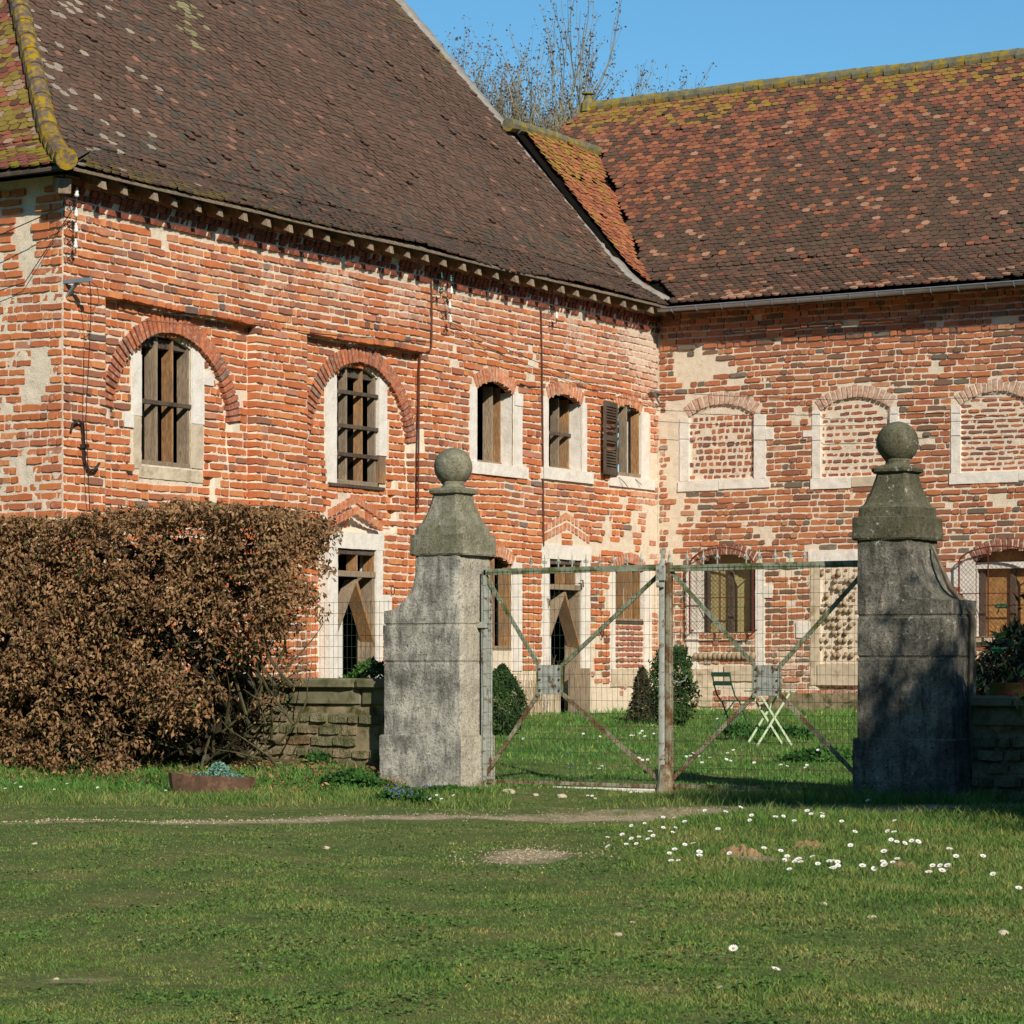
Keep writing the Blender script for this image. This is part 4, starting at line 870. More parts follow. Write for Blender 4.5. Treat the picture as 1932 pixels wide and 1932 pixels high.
def pillar(name, u0, u1, side, base, label, seed):
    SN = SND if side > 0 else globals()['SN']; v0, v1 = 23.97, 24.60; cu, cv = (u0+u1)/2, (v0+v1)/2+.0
    t = empty('gate_pillar', (cu, cv, base), label, 'gate pillar', 'pair of stone gate pillars')
    fl = .395; e = .035
    def S(z, off=0, out=None):
        f = fl if out is None else out
        return (z+base, u0-(f if side < 0 else 0)-off, u1+(f if side > 0 else 0)+off, v0-off, v1+off)
    m = MB(); loft(m, [S(-.25, e), S(.53, e), S(.545, e-.015)], seed=seed, amp=.008); obj('plinth', m, SN, t)
    secs = [S(.545)]
    for z in (1.30, 1.69): secs += [S(z-.02), S(z-.005, -.010), S(z+.008, -.010), S(z+.022)]
    secs.append(S(1.84)); 
    for i in range(1, 13): a = math.pi/2*(1-i/12); secs.append(S(2.30-.46*math.sin(a), 0, fl-fl*math.cos(a) if i < 12 else 0))
    secs.append(S(2.41, 0, 0))
    m = MB(); loft(m, secs, seed=seed+1, amp=.007); obj('shaft', m, SN, t)
    B = base
    m = MB(); loft(m, [sq(2.412+B, cu, cv, .66), sq(2.43+B, cu, cv, .68), sq(2.625+B, cu, cv, .675), sq(2.632+B, cu, cv, .65)], seed=seed+2, amp=.014, sc=7); obj('cap_slab', m, SN, t)
    m = MB(); s = [sq(2.634+B, cu, cv, .60), sq(2.72+B, cu, cv, .59), sq(2.725+B, cu, cv, .565)]
    for i in range(1, 10): a = i/9; s.append(sq(2.725+.33*a+B, cu, cv, .325+.225*(1-a)**1.9*(1)+.02*math.sin(a*math.pi)))
    m2 = m; loft(m2, s, seed=seed+3, amp=.008, rc=.02); obj('ogee_cap', m2, SN, t)
    m = MB(); loft(m, [sq(3.05+B, cu, cv, .345), sq(3.065+B, cu, cv, .395), sq(3.095+B, cu, cv, .405), sq(3.115+B, cu, cv, .37), sq(3.125+B, cu, cv, .28)], dz=.02, seed=seed+4, amp=.004, rc=.03); obj('moulding', m, SN, t)
    m = MB(); m.lathe([(.145, 3.12+B), (.115, 3.14+B), (.112, 3.165+B), (.13, 3.19+B)]+[(.202*math.sin(a), 3.345+B-.202*math.cos(a)) for a in [math.pi*(.17+.83*i/18) for i in range(18)]]+[(.004, 3.547+B)], cu, cv, 28); o = obj('ball', m, SN, t, smooth=True); roughen(o, .004, 9, lenmax=.2)
    return t
pl = pillar('l', -15.83, -15.26, -1, 0.0, 'sunlit grey stone gate pillar with ball finial, beside the brown hedge', 1)
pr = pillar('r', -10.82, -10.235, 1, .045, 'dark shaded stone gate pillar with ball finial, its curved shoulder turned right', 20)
m = MB(); m.tube([(-9.80, 24.35, .3), (-9.81, 24.33, 1.0), (-9.80, 24.36, 1.75)], [.03, .022, .025], 6); m.tube([(-9.80, 24.36, 1.75), (-10.0, 24.3, 2.0), (-10.2, 24.35, 2.4)], [.03, .03, .015], 6); tag(obj('ivy_stem', m, BARK, None, (-9.8, 24.35, .2)), 'bare climbing stem running up the side of the dark pillar', 'stem')
# ================================================================= THE GATE
GV = 24.34
def gate_leaf(u0, u1, hinge, label, platex):
    t = empty('metal_gate', ((u0+u1)/2, GV, .05), label, 'gate', 'two leaves of the wire mesh gate')
    top, bot = 2.24, .07; zc = 1.125
    m = MB(); m.bar((u0, GV, top), (u1, GV, top+.012), .05, .062); obj('top_bar', m, MOSSBAR, t)
    m = MB(); m.bar((u0, GV, bot), (u1, GV, bot-.01), .04, .035); obj('bottom_bar', m, BROWNP, t)
    hx, mx = (u0, u1) if hinge < 0 else (u1, u0)
    m = MB(); m.bar((hx, GV, -.02), (hx, GV, top+.02), .05, .05, up=(1, 0, 0)); m.bar((hx+.05*(1 if hinge < 0 else -1), GV+.03, .0), (hx+.05*(1 if hinge < 0 else -1), GV+.03, top-.1), .03, .03, up=(1, 0, 0)); obj('hinge_stile', m, PAINT, t)
    pw, ph = .145, .15; px = platex
    for (cx, cz, ex_, ez, mt) in ((u0, top-.03, px-pw, zc+ph, PAINT), (u1, top-.03, px+pw, zc+ph, PAINT), (u0, bot+.05, px-pw, zc-ph, BROWNP), (u1, bot+.03, px+pw, zc-ph, BROWNP)):
        m = MB(); m.bar((cx, GV+.01, cz), (ex_, GV+.01, ez), .042, .016, up=(0, 1, 0)); obj('brace', m, MOSSBAR if mt is PAINT else mt, t)
    m = MB(); m.box(px-pw, px+pw, GV-.012, GV-.004, zc-ph, zc+ph); p = obj('centre_plate', m, PAINT, t, bevel=.002)
    m = MB()
    for dx in (-.115, .115):
        for dz in (-.11, .0, .11): m.lathe([(.009, 0), (.009, .006), (.004, .012)], 0, 0, 8) if 0 else m.box(px+dx-.009, px+dx+.009, GV-.022, GV-.012, zc+dz-.009, zc+dz+.009)
    obj('rivets', m, RUST, p)
    m = MB()
    for x in (px-pw, px+pw): m.bar((x, GV-.005, zc-ph-.02), (x, GV-.005, zc+ph+.02), .02, .02, up=(1, 0, 0))
    obj('plate_edging', m, MOSSBAR, p)
    # welded green wire netting, slightly slack
    m = MB(); nv = int((u1-u0)/.061); nh = 17; yy = GV-.03
    def wv(x, z): return (x+.006*nz(x*3, z*3, 1), yy+.015*nz(x*2, z*2, 2), z+.010*nz(x*2.2, z*1.5, 3))
    for i in range(nv+1):
        x = u0+.0+(u1-u0)*i/nv; m.tube([wv(x, bot-.08+(top-bot+.10)*k/10) for k in range(11)], .0019, 3, cap=False)
    for j in range(nh+1):
        z = bot-.08+(top-bot+.08)*j/nh; m.tube([wv(u0+(u1-u0)*k/16, z) for k in range(17)], .0021, 3, cap=False)
    obj('wire_mesh', m, WIRE, t)
    return t
g1 = gate_leaf(-15.19, -13.10, -1, 'left leaf of the rusty pale gate, hung on the sunlit pillar', -14.40)
g2 = gate_leaf(-13.00, -10.86, 1, 'right leaf of the rusty pale gate, meeting the dark pillar', -11.93)
def spike(t, x, z, mat=PAINT):
    m = MB(); m.tube([(x, GV, z), (x, GV, z+.05)], .007, 5); m.lathe([(.006, z+.045), (.011, z+.06), (.017, z+.075), (.009, z+.095), (.002, z+.145)], x, GV, 6); m.bar((x-.022, GV, z+.052), (x+.022, GV, z+.052), .008); m.bar((x-.022, GV, z+.052), (x-.026, GV, z+.075), .006); m.bar((x+.022, GV, z+.052), (x+.026, GV, z+.075), .006)
    obj('spike', m, mat, t)
def UG(x, v=GV): q = (x-CX)/F; return v*(q*CT-ST)/(CT+q*ST)
for i in range(9): spike(g1, UG(1001.5+26*i), 2.265)
for x in (1297, 1327, 1353.6, 1408, 1432.6, 1462.5, 1490, 1518): spike(g2, UG(x), 2.272)
ps = empty('gate_post', (-13.05, GV, 0), 'peeling whitish iron centre post where the two gate leaves meet', 'post')
m = MB(); loft(m, [(-.1, -13.115, -13.055, GV-.05, GV+.03), (1.2, -13.112, -13.057, GV-.05, GV+.03), (2.30, -13.11, -13.06, GV-.05, GV+.03)], dz=.3, k=3, amp=.001, rc=.003); m.bar((-13.085, GV-.01, 2.3), (-13.085, GV-.01, 2.42), .03); obj('stile', m, PAINT, ps)
m = MB(); loft(m, [(-.1, -13.05, -12.99, GV-.03, GV+.05), (1.2, -13.048, -12.992, GV-.03, GV+.05), (2.30, -13.045, -12.995, GV-.03, GV+.05)], dz=.3, k=3, amp=.001, rc=.003); obj('stile', m, BROWNP, ps)
m = MB(); m.lathe([(.03, 2.28), (.022, 2.33), (.004, 2.42)], -13.02, GV+.01, 6); m.lathe([(.03, 2.28), (.022, 2.33), (.004, 2.40)], -13.085, GV-.01, 6); obj('spike', m, PAINT, ps)
m = MB(); m.box(-13.13, -13.03, GV-.075, GV-.045, 2.12, 2.27); m.box(-13.12, -13.04, GV-.085, GV-.045, 2.05, 2.10); obj('latch_plate', m, PAINT, ps, bevel=.004)
m = MB(); loft(m, [(-.1, -13.15, -12.95, GV-.09, GV+.06), (.05, -13.13, -12.97, GV-.08, GV+.05), (.28, -13.11, -12.99, GV-.06, GV+.04)], dz=.05, k=4, amp=.008); obj('boot', m, BROWNP, ps)
m = MB(); m.tube([(-12.98, GV, 1.20), (-12.90, GV, 1.20), (-12.885, GV, 1.23), (-12.90, GV, 1.26)], .006, 6); m.tube([(-12.98, GV, 1.12), (-12.90, GV, 1.10), (-12.84, GV, 1.12), (-12.82, GV, 1.17)], .008, 6); obj('handle', m, PAINT, ps)
m = MB(); m.box(-15.28, -15.15, GV-.05, GV+.05, 1.66, 1.72); tag(obj('hinge_bracket', m, PAINT, None, (-15.2, GV, 1.66), bevel=.004), 'pale iron strap holding the gate hinge to the sunlit pillar', 'bracket')
m = MB(); m.box(-14.3, -13.15, GV-.14, GV-.04, -.02, .035); tag(obj('sill_stone', m, LI, None, (-13.7, GV, 0), bevel=.01), 'pale stone threshold under the left gate leaf', 'stone slab')
# ================================================================= LOW WALLS
def low_wall(u0, u1, label, zt, pal, seed, zb):
    t = empty('low_wall', ((u0+u1)/2, 24.45, zb), label, 'wall'); d0 = 24.30; FW = lambda a, z, d=0: (a, d0-d, z)
    m = MB(); bricks(m, FW, u0, u1, zb, zt-.28, [], lambda a, z: 0, pal, pitch=.125, bh=.10, ls=(.2, .38), hd=(.12, .18), phead=.3, proud=.02, joint=.02, seed=seed, lime=lambda a, z: 0, miss=lambda a, z: nz(a*2, z*3, seed) > .28)
    w = obj('masonry', m, MS, t); backing('mortar', FW, u0, u1, zb-.4, zt-.27, [], lambda a, z: 0, w, seed=seed, mat=MOSC, amp=.014)
    m = MB(); m.box(u0, u1, d0+.02, d0+.42, zb-.4, zt-.27); obj('core', m, MOSC, w)
    m = MB(); x = u0
    while x < u1-.01: L = min(random.uniform(.9, 1.3), u1-x); loft(m, [(zt-.27, x, x+L-.006, d0-.03, d0+.45), (zt-.11, x, x+L-.006, d0-.03, d0+.45)], k=10, amp=.006, seed=seed+int(x*7)); x += L
    obj('frieze', m, MOSCL, t)
    m = MB(); x = u0
    while x < u1-.01: L = min(random.uniform(1.0, 1.5), u1-x); loft(m, [(zt-.108, x, x+L-.006, d0-.05, d0+.47), (zt-.09, x, x+L-.005, d0-.09, d0+.5), (zt-.02, x, x+L-.005, d0-.09, d0+.5), (zt, x+.01, x+L-.015, d0-.06, d0+.47)], dz=.02, k=10, amp=.005, seed=seed+int(x*7)); x += L
    obj('coping', m, MOSCL, t); return t
MOSCL = m_flat('mossy_coping', '#77735c', .25, 6, .9, .1, 0, '#56583a', (.48, .6))
PM = [('#8a8568', .4), ('#77755a', .3), ('#9a8a70', .2), ('#8c6a58', .15), ('#a09684', .1)]
lw = low_wall(-24.0, -16.30, 'low mossy stone wall with rounded coping running behind the hedge to the pillar', 1.13, PM, 3, .15)
rw = low_wall(-9.78, -3.5, 'low dark mossy wall with coping right of the shaded pillar', .99, PM, 5, .0)
m = MB(); loft(m, [(1.0, -9.62, -8.6, 24.3, 24.55), (1.11, -9.62, -8.6, 24.3, 24.55)], k=6, amp=.008); tag(obj('ridge_tile', m, m_flat('mossy_red_tile', '#8a4a30', .2, 6, .9, .1, 0, '#5a5a28', (.5, .6)), None, (-9.1, 24.4, 1)), 'mossy red brick block lying on the coping of the dark wall', 'brick')
# wire fence on the hidden side of the low wall, left of the pillar
def fence(u0, u1, v, z0, z1, label, cell=.061):
    m = MB(); nv = int((u1-u0)/cell)
    for i in range(nv+1): x = u0+(u1-u0)*i/nv; m.tube([(x+.006*nz(x, k*.7, 0), v+.01*nz(x, k, 2), z0+(z1-z0)*k/6) for k in range(7)], .0022, 3, cap=False)
    for j in range(int((z1-z0)/.122)+1): z = z0+.122*j; m.tube([(u0+(u1-u0)*k/12, v, z+.01*nz(u0+k*.3, z, 4)) for k in range(13)], .0024, 3, cap=False)
    return tag(obj('wire_fence', m, WIRE, None, ((u0+u1)/2, v, z0)), label, 'fence')
fence(-18.8, -16.1, 25.0, .5, 1.98, 'green wire netting fence between hedge and sunlit pillar')
for z, lab, tx in ((1.84, 'upper fence wire with green tensioner right of the dark pillar', 1890), (1.42, 'lower fence wire with green tensioner right of the dark pillar', 1882)):
    w = empty('fence_wire', (-9.6, 24.9, z), lab, 'wire'); m = MB(); m.tube([(-9.9, 24.9, z+.01), (-8, 24.9, z-.01), (-3.5, 24.9, z)], .004, 5); obj('wire', m, WIRED, w)
    ux = UG(tx, 24.9); m = MB(); m.tube([(ux-.06, 24.89, z), (ux-.045, 24.88, z+.014), (ux+.045, 24.88, z+.014), (ux+.06, 24.89, z), (ux+.045, 24.9, z-.014), (ux-.045, 24.9, z-.014), (ux-.06, 24.89, z)], .009, 6); m.tube([(ux, 24.89, z-.01), (ux, 24.89, z+.03)], .008, 6); obj('tensioner', m, TENS, w)
# ================================================================= LEAF HELPERS
def leaf_cloud(P, N, size, asp=.5, curl=.0, spread=None, seed=0):
    """P points (n,3), N preferred normals; returns verts, quads: two-triangle folded leaves"""
    r = np.random.default_rng(seed); n = len(P); d = r.normal(size=(n, 3)); d /= np.linalg.norm(d, axis=1)[:, None]
    if N is not None: d = d+N*(spread if spread is not None else 1.0); d /= np.linalg.norm(d, axis=1)[:, None]
    t = r.normal(size=(n, 3)); t[:, 2] -= curl*2; t -= d*(t*d).sum(1)[:, None]; t /= np.linalg.norm(t, axis=1)[:, None]+1e-9; b = np.cross(d, t)
    s = size*(.6+.8*r.random(n))[:, None]; w = s*asp
    a = P; m_ = P+t*s*.5+d*s*curl*.35; e = P+t*s+d*s*(-curl*.25); l = m_+b*w*.5-d*w*.15; rr = m_-b*w*.5-d*w*.15
    V_ = np.stack([a, l, e, rr, m_], 1).reshape(-1, 3); k = np.arange(n)*5
    Fq = np.concatenate([np.stack([k, k+1, k+4], 1), np.stack([k+1, k+2, k+4], 1), np.stack([k+2, k+3, k+4], 1), np.stack([k+3, k, k+4], 1)])
    return V_, Fq
def bush(name, label, u, v, z, rx, ry, h, n, leaf, mat, shape='egg', cat='shrub', seed=0, stemmat=None, group=None, stems=5, asp=.5):
    r = np.random.default_rng(seed+50); t = empty(name, (u, v, z), label, cat, group)
    th = r.random(n)*2*math.pi; q = r.random(n)**.8; rad = {'egg': np.sin(np.pi*np.clip(q, 0, 1)**.72)**.7, 'cone': (1-q)**.65*np.clip(q*12, .5, 1), 'flat': np.sqrt(np.clip(1-q**2, 0, 1)), 'tall': np.sin(np.pi*(q*.86+.07))**.5}[shape]
    rad = rad*(.66+.36*r.random(n)**.6+.30*(r.random(n) < .04)*r.random(n))*(1+.20*np.sin(th*3+q*9+seed)+.14*np.sin(th*7+q*21+seed))
    P = np.stack([u+rx*rad*np.cos(th), v+ry*rad*np.sin(th), z+h*q], 1); N = np.stack([np.cos(th), np.sin(th), np.full(n, .4)], 1)
    Vv, Ff = leaf_cloud(P, N, leaf, asp, .1, .9, seed); np_obj('foliage', Vv, Ff, mat, t)
    m = MB()
    for i in range(stems):
        a = random.uniform(0, 6.28); k = random.uniform(.2, .7); m.tube([(u, v, z-.05), (u+rx*.4*k*math.cos(a), v+ry*.4*k*math.sin(a), z+h*.4), (u+rx*k*math.cos(a), v+ry*k*math.sin(a), z+h*.85)], .012, 5, .004)
    obj('stem', m, stemmat or BARK, t)
    return t
# ================================================================= BEECH HEDGE
hd = empty('beech_hedge', (-20, 23.5, .1), 'wide clipped beech hedge full of dry brown leaves', 'hedge')
def hz_top(u): return 2.86+.10*sm(-22, -18, u)-.10*sm(-17.3, -16.7, u)+.05*math.sin(u*2.3)+.03*math.sin(u*6.1)
def hinside(P):
    ends = -16.86-.30*np.clip(P[:, 2]-2.6, 0, 1)*1.2-2.0*np.clip(.95-P[:, 2], 0, 1)-.35*np.clip(1.6-P[:, 2], 0, 1)+.12*np.sin(P[:, 2]*3.1)+.08*np.sin(P[:, 2]*7+1)-.10*np.clip(P[:, 2]-2.5, 0, 1)*2-.15*np.clip(1.2-P[:, 2], 0, 1)
    return P[:, 0] < ends
n = 105000
u = -24.6+rng.random(n)*8.1; q = rng.random(n); zt = np.array([hz_top(x) for x in u]); zb_ = .16+.10*np.sin(u*1.7)+.22*(u > -18.6)*(u+18.6)/2
z = zb_+(zt-zb_)*rng.random(n); v = np.where(q < .56, 22.95+.32*rng.random(n)**1.5, np.where(q < .70, 24.05-.25*rng.random(n), 22.95+1.15*rng.random(n)))
top = rng.random(n) < .13; z = np.where(top, zt-.18*rng.random(n)**1.5, z); v = np.where(top, 22.95+1.15*rng.random(n), v)
v += .09*np.sin(u*3+z*2)+.06*np.sin(u*8-z*7)
e_ = rng.random(n) < .09; u = np.where(e_, -16.82-.35*rng.random(n), u); z = np.where(e_, .6+2.2*rng.random(n), z)
z = np.minimum(z, zt+.05*rng.random(n)**3)
P = np.stack([u, v, z], 1)
cl = np.array([mnoise.noise(Vector((a*1.5, b*1.2, c*1.5)))+.8*mnoise.noise(Vector((a*4.2, b*2, c*4.2))) for a, b, c in P])
thin = .30*np.clip((u+19.4)/2.2, 0, 1)*np.clip((2.5-z)/1.0, 0, 1)+.15*np.clip((1.1-z)/.6, 0, 1)
keep = hinside(P) & (cl > -.46+thin*1.9) & (rng.random(n) < 1-thin*.9)
P = P[keep]; N = np.zeros_like(P); N[:, 1] = -.8; N[:, 2] = .2; N[:, 0] = .4
# little hanging clusters: snap groups of leaves together
c_ = P[rng.integers(0, len(P), len(P))]; grp = rng.random(len(P)) < .0
Vv, Ff = leaf_cloud(P, N, .066, .42, .6, .5, 5); np_obj('foliage', Vv, Ff, BRN, hd)
ng = 5200; gi = rng.integers(0, len(P), ng); Pg = P[gi]; Vv, Ff = leaf_cloud(Pg, None, .05, .5, .1, 0, 9); np_obj('green_leaves', Vv, Ff, BOX, hd)
m = MB()
for i in range(430):
    x = random.uniform(-24.4, -16.9); y = 23.55+random.uniform(-.25, .25); zz = random.uniform(.15, 1.5)
    if random.random() < .35: zz = .12
    d = Vector((random.uniform(-1, 1.2), random.uniform(-.6, .5), random.uniform(-.15, 1.1))).normalized(); p = Vector((x, y, zz)); pts = [p]
    for k in range(6):
        d = (d+Vector((random.uniform(-.4, .4), random.uniform(-.4, .3), random.uniform(-.25, .4)))).normalized(); p = p+d*random.uniform(.14, .3)
        if p.x > -17.0 or not (22.93 < p.y < 24.1) or not (.08 < p.z < 2.8): break
        pts.append(p.copy())
    if len(pts) > 2: m.tube(pts, random.uniform(.008, .022), 5, .003)
for i in range(9):
    x = -24+i*.72; m.tube([(x, 23.6, -.05), (x+.05, 23.62, .5), (x-.03+random.uniform(-.1, .1), 23.58, 1.3), (x+.1, 23.6, 2.2)], [.055, .045, .03, .012], 7)
obj('branches', m, TWIG, hd)
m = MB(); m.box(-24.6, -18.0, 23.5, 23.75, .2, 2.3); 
nd = 9000; Pd = np.stack([-24.6+rng.random(nd)*6.9, 23.35+rng.random(nd)*.5, .3+rng.random(nd)*2.3], 1); Vv, Ff = leaf_cloud(Pd, None, .12, .7, .1, 0, 12); np_obj('inner_leaves', Vv, Ff, m_leaf('shaded_inner_leaf', ['#1c1b12', '#2a2417', '#3d3020'], .1), hd)  # inner leaves coloured dark to paint shade into the hedge gaps
# ================================================================= PLANTS IN THE YARD
def gp(x, y): return GP(x, y)
U_, V_, z_ = gp(948, 1381); bush('box_bush', 'rounded green box bush just right of the sunlit pillar, behind the gate', U_-.12, V_+.2, z_-.03, .30, .30, 1.02, 8000, .045, BOX, 'egg', seed=1)
U_, V_, z_ = gp(1212, 1362); bush('dwarf_conifer', 'small dark browned conifer against the wall under the boarded window', U_, V_, z_-.05, .24, .24, .88, 4200, .05, CYP, 'cone', seed=2, cat='conifer')
U_, V_, z_ = gp(1258, 1368); bush('evergreen_shrub', 'tall loose evergreen shrub behind the gate centre post', U_+.1, V_, z_-.05, .31, .31, 1.22, 4200, .065, BOX, 'tall', seed=3)
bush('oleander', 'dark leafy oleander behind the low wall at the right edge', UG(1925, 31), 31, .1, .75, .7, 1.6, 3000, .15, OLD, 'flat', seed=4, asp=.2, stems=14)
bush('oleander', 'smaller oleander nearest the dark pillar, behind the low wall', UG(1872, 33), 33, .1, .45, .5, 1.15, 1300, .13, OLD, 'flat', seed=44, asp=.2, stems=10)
bush('potted_shrub', 'leafless looking dark shrub beside the blue pot behind the right wall', -8.4, 31.5, .15, .3, .3, .8, 700, .09, OLE, 'flat', seed=5, asp=.25, stems=10)
t = empty('plant_pot', (-8.2, 30.2, .2), 'blue pot standing behind the low wall at the right', 'pot'); m = MB(); m.lathe([(.16, .1), (.24, .75), (.27, .77), (.27, .95), (.235, .95), (.22, .8), (.02, .8)], -8.2, 30.2, 18); obj('body', m, BLUE, t, smooth=True)
bush('weed_clump', 'leafy green weeds on the coping side of the low wall by the hedge', -17.0, 24.95, .8, .5, .2, .50, 1300, .06, WEED, 'flat', seed=6, cat='weeds')
for i, (x, y, rx, h, lab) in enumerate(((665, 1452, .42, .22, 'low green weeds at the foot of the wall, left of the sunlit pillar'), (762, 1482, .34, .16, 'violet and weed clump at the foot of the sunlit pillar'), (600, 1448, .2, .14, 'small leafy weed under the mossy wall'), (850, 1497, .4, .09, 'low ragged weeds in front of the sunlit pillar plinth'))):
    a, b, c = gp(x, y); bush('weed_clump', lab, a, b, c-.03, rx, rx*.5, h, 1500, .042, WEED, 'flat', seed=10+i, cat='weeds', asp=.7)
for i, (x, y, rx) in enumerate(((1400, 1374, .35), (1475, 1372, .5), (1560, 1385, .6))):
    a, b, c = gp(x, y); bush('weed_clump', ('dark green weeds under the green folding chair', 'leafy weeds at the plinth behind the pale green table', 'leafy weeds at the plinth near the dark pillar')[i], a, b, c-.02, rx, .2, .16, 1400, .06, WEED, 'flat', seed=20+i, cat='weeds', asp=.6)
# dry stalks beside the door
for i, (x, lab) in enumerate(((1005, 'thin dry stalks against the rendered wall, left of the barn door'), (978, 'sparse dry stalks by the pale base course'))):
    m = MB(); a0 = V(x)
    for k in range(34):
        b = Vector((WU+.25+random.uniform(0, .15), a0+random.uniform(-.3, .3), .33)); h = random.uniform(.5, 1.15); m.tube([b, b+Vector((random.uniform(-.05, .05), random.uniform(-.05, .05), h*.6)), b+Vector((random.uniform(-.1, .1), random.uniform(-.15, .15), h))], .003, 3, .002)
    tag(obj('dry_stalks', m, m_flat('dry_stalk_%d' % i, '#9c8560', .2, 5), None, (WU+.3, a0, .33)), lab, 'stalks')
# planter of stonecrop: rusty half pipe
a, b, c = gp(400, 1490); pt = empty('metal_planter', (a, b, c), 'rusty curved metal trough half sunk in the grass before the hedge', 'planter')
m = MB(); L = .44; segs = 14; vs = []
ux, uy = .98, -.18
for i in range(segs+1):
    tt = math.pi*2*i/segs; rx, ry = L, .2; X_, Y_ = math.cos(tt)*rx, math.sin(tt)*ry; px, py = a+X_*CT-Y_*ST, b+X_*ST+Y_*CT
    hgt = .17-.025*math.cos(tt); vs += [(px, py, c+hgt+.0), (px-(px-a)*.06, py-(py-b)*.1, c-.09), (a+(px-a)*.97, b+(py-b)*.94, c+hgt-.002), (a+(px-a)*.9, b+(py-b)*.84, c-.08)]
m.add(vs, [(i*4, i*4+1, i*4+5, i*4+4) for i in range(segs)]+[(i*4+2, i*4+3, i*4+7, i*4+6) for i in range(segs)]+[(i*4, i*4+2, i*4+6, i*4+4) for i in range(segs)]); obj('trough', m, m_flat('rusty_brown_steel', '#5c4538', .25, 10, .8, .2, 0, '#7a5c48', (.5, .6)), pt)
m = MB(); m.lathe([(.02, c+.10), (.19, c+.09)], a, b, 12); vs = []; obj('soil', m, m_flat('dark_soil', '#3a2c20', .3, 20), pt)
r_ = np.random.default_rng(3); n = 2600; th = r_.random(n)*6.28; rad = np.sqrt(r_.random(n)); X_ = rad*np.cos(th)*.27+.06; Y_ = rad*np.sin(th)*.15; Zz = c+.10+.17*np.sqrt(np.clip(1-rad**2, 0, 1))*(.8+.3*np.sin(X_*20))
P = np.stack([a+X_*CT-Y_*ST, b+X_*ST+Y_*CT, Zz], 1); Vv, Ff = leaf_cloud(P, np.tile([0, 0, 1.], (n, 1)), .028, .75, .1, 1.0, 4)
t = empty('stonecrop', (a, b, c+.1), 'blue green stonecrop cushion growing in the rusty trough', 'plant'); np_obj('foliage', Vv, Ff, SED, t)
# ================================================================= CHAIR AND TABLE
a, b, c = gp(1362, 1371)
def chair():
    t = empty('folding_chair', (0, 0, 0), 'dark green folding garden chair with slatted back, before the right wing', 'chair'); w = .38
    for s in (-1, 1):
        y = s*w/2; m = MB(); m.tube([(-.20, y, .86), (-.17, y, .70), (-.10, y, .52), (0.0, y, .42), (.20, y, .0)], .011, 6); obj('back_leg', m, GRN, t)
        m = MB(); m.tube([(.22, y*.86, .44), (-.02, y*.86, .20), (-.24, y*.86, .0)], .010, 6); obj('front_leg', m, GRN, t)
    for i in range(7):
        x = -.13+i*.058; m = MB(); m.bar((x, -w/2, .445), (x, w/2, .445), .035, .012); obj('seat_slat', m, GRN, t)
    for z, x in ((.83, -.205), (.70, -.175)):
        m = MB(); m.bar((x, -w/2-.01, z), (x, w/2+.01, z), .012, .065, up=(0, 0, 1)); obj('back_slat', m, GRN, t)
    m = MB(); m.tube([(-.22, -w*.43, .03), (-.22, w*.43, .03)], .008, 5); m.tube([(.18, -w/2, .04), (.18, w/2, .04)], .008, 5); obj('stretcher', m, GRN, t); return t
ch = chair(); ch.location = (a+.15, b, c-.01); ch.rotation_euler.z = R(31.4+38)
a, b, c = gp(1452, 1378)
t = empty('folding_table', (0, 0, 0), 'pale green folding garden table with crossed legs', 'table'); w = .5; m = MB()
for i in range(7):
    x = -.24+i*.08; m = MB(); m.bar((x, -w/2, .72), (x, w/2, .72), .06, .014); obj('top_slat', m, LGR, t)
for s in (-1, 1):
    m = MB(); m.bar((-.25, s*.20, 0), (.21, s*.20, .70), .028, .012, up=(0, 1, 0)); obj('leg', m, LGR, t); m = MB(); m.bar((.25, s*.17, 0), (-.21, s*.17, .70), .028, .012, up=(0, 1, 0)); obj('leg', m, LGR, t)
m = MB(); m.tube([(-.25, -.2, .02), (-.25, .2, .02)], .007, 5); m.tube([(.25, -.17, .02), (.25, .17, .02)], .007, 5); obj('stretcher', m, LGR, t)
t.location = (a, b, c); t.rotation_euler.z = R(31.4+15)
# ================================================================= IRONWORK ON THE WALLS
def LP(x, y, d=0): v, z = LW(x, y); return FL(v, z, d)
m = MB(); m.tube([LP(129, 815, .04), LP(132, 800, .05), LP(142, 794, .06), LP(149, 800, .06), LP(152, 820, .05), LP(152, 850, .05), LP(154, 872, .05), LP(162, 888, .06), LP(172, 886, .07), LP(179, 874, .08)], [.016, .02, .022, .024, .024, .024, .024, .022, .02, .016], 8); m.bar(LP(150, 842, .0), LP(151, 842, .14), .05, .05)
tag(obj('wall_anchor', m, m_flat('dark_rusted_iron', '#3a2c28', .25, 20), None, LP(152, 850, 0)), 'rusty S shaped iron hook on the brick wall above the hedge', 'iron hook')
def insul(x, y, mat, t, s=1.0, d=.17):
    """one insulator on its bent bracket"""
    p = Vector(LP(x, y, d)); m = MB(); prof_ = [(.012, -.06), (.034, -.055), (.038, -.02), (.022, -.005), (.032, .012), (.026, .04), (.012, .055), (.018, .07), (.004, .08)]; b = len(m.v)
    m.lathe([(r*s*.85, z*s*.9) for r, z in prof_], 0, 0, 10); m.v = [(p.x+x_, p.y+y_, p.z+z_) for x_, y_, z_ in m.v]; o = obj('insulator', m, mat, t, smooth=True)
    q = p+Vector((0, 0, -.11*s)); w_ = Vector((WU, p.y-.02, p.z-.10)); m = MB(); m.tube([p+Vector((0, 0, -.05)), q, q+Vector((-.05, 0, -.02)), w_], .008, 5); m.tube([q+Vector((-.06, 0, -.02)), Vector((WU, p.y, p.z-.2))], .006, 5); obj('bracket', m, IRON, t)
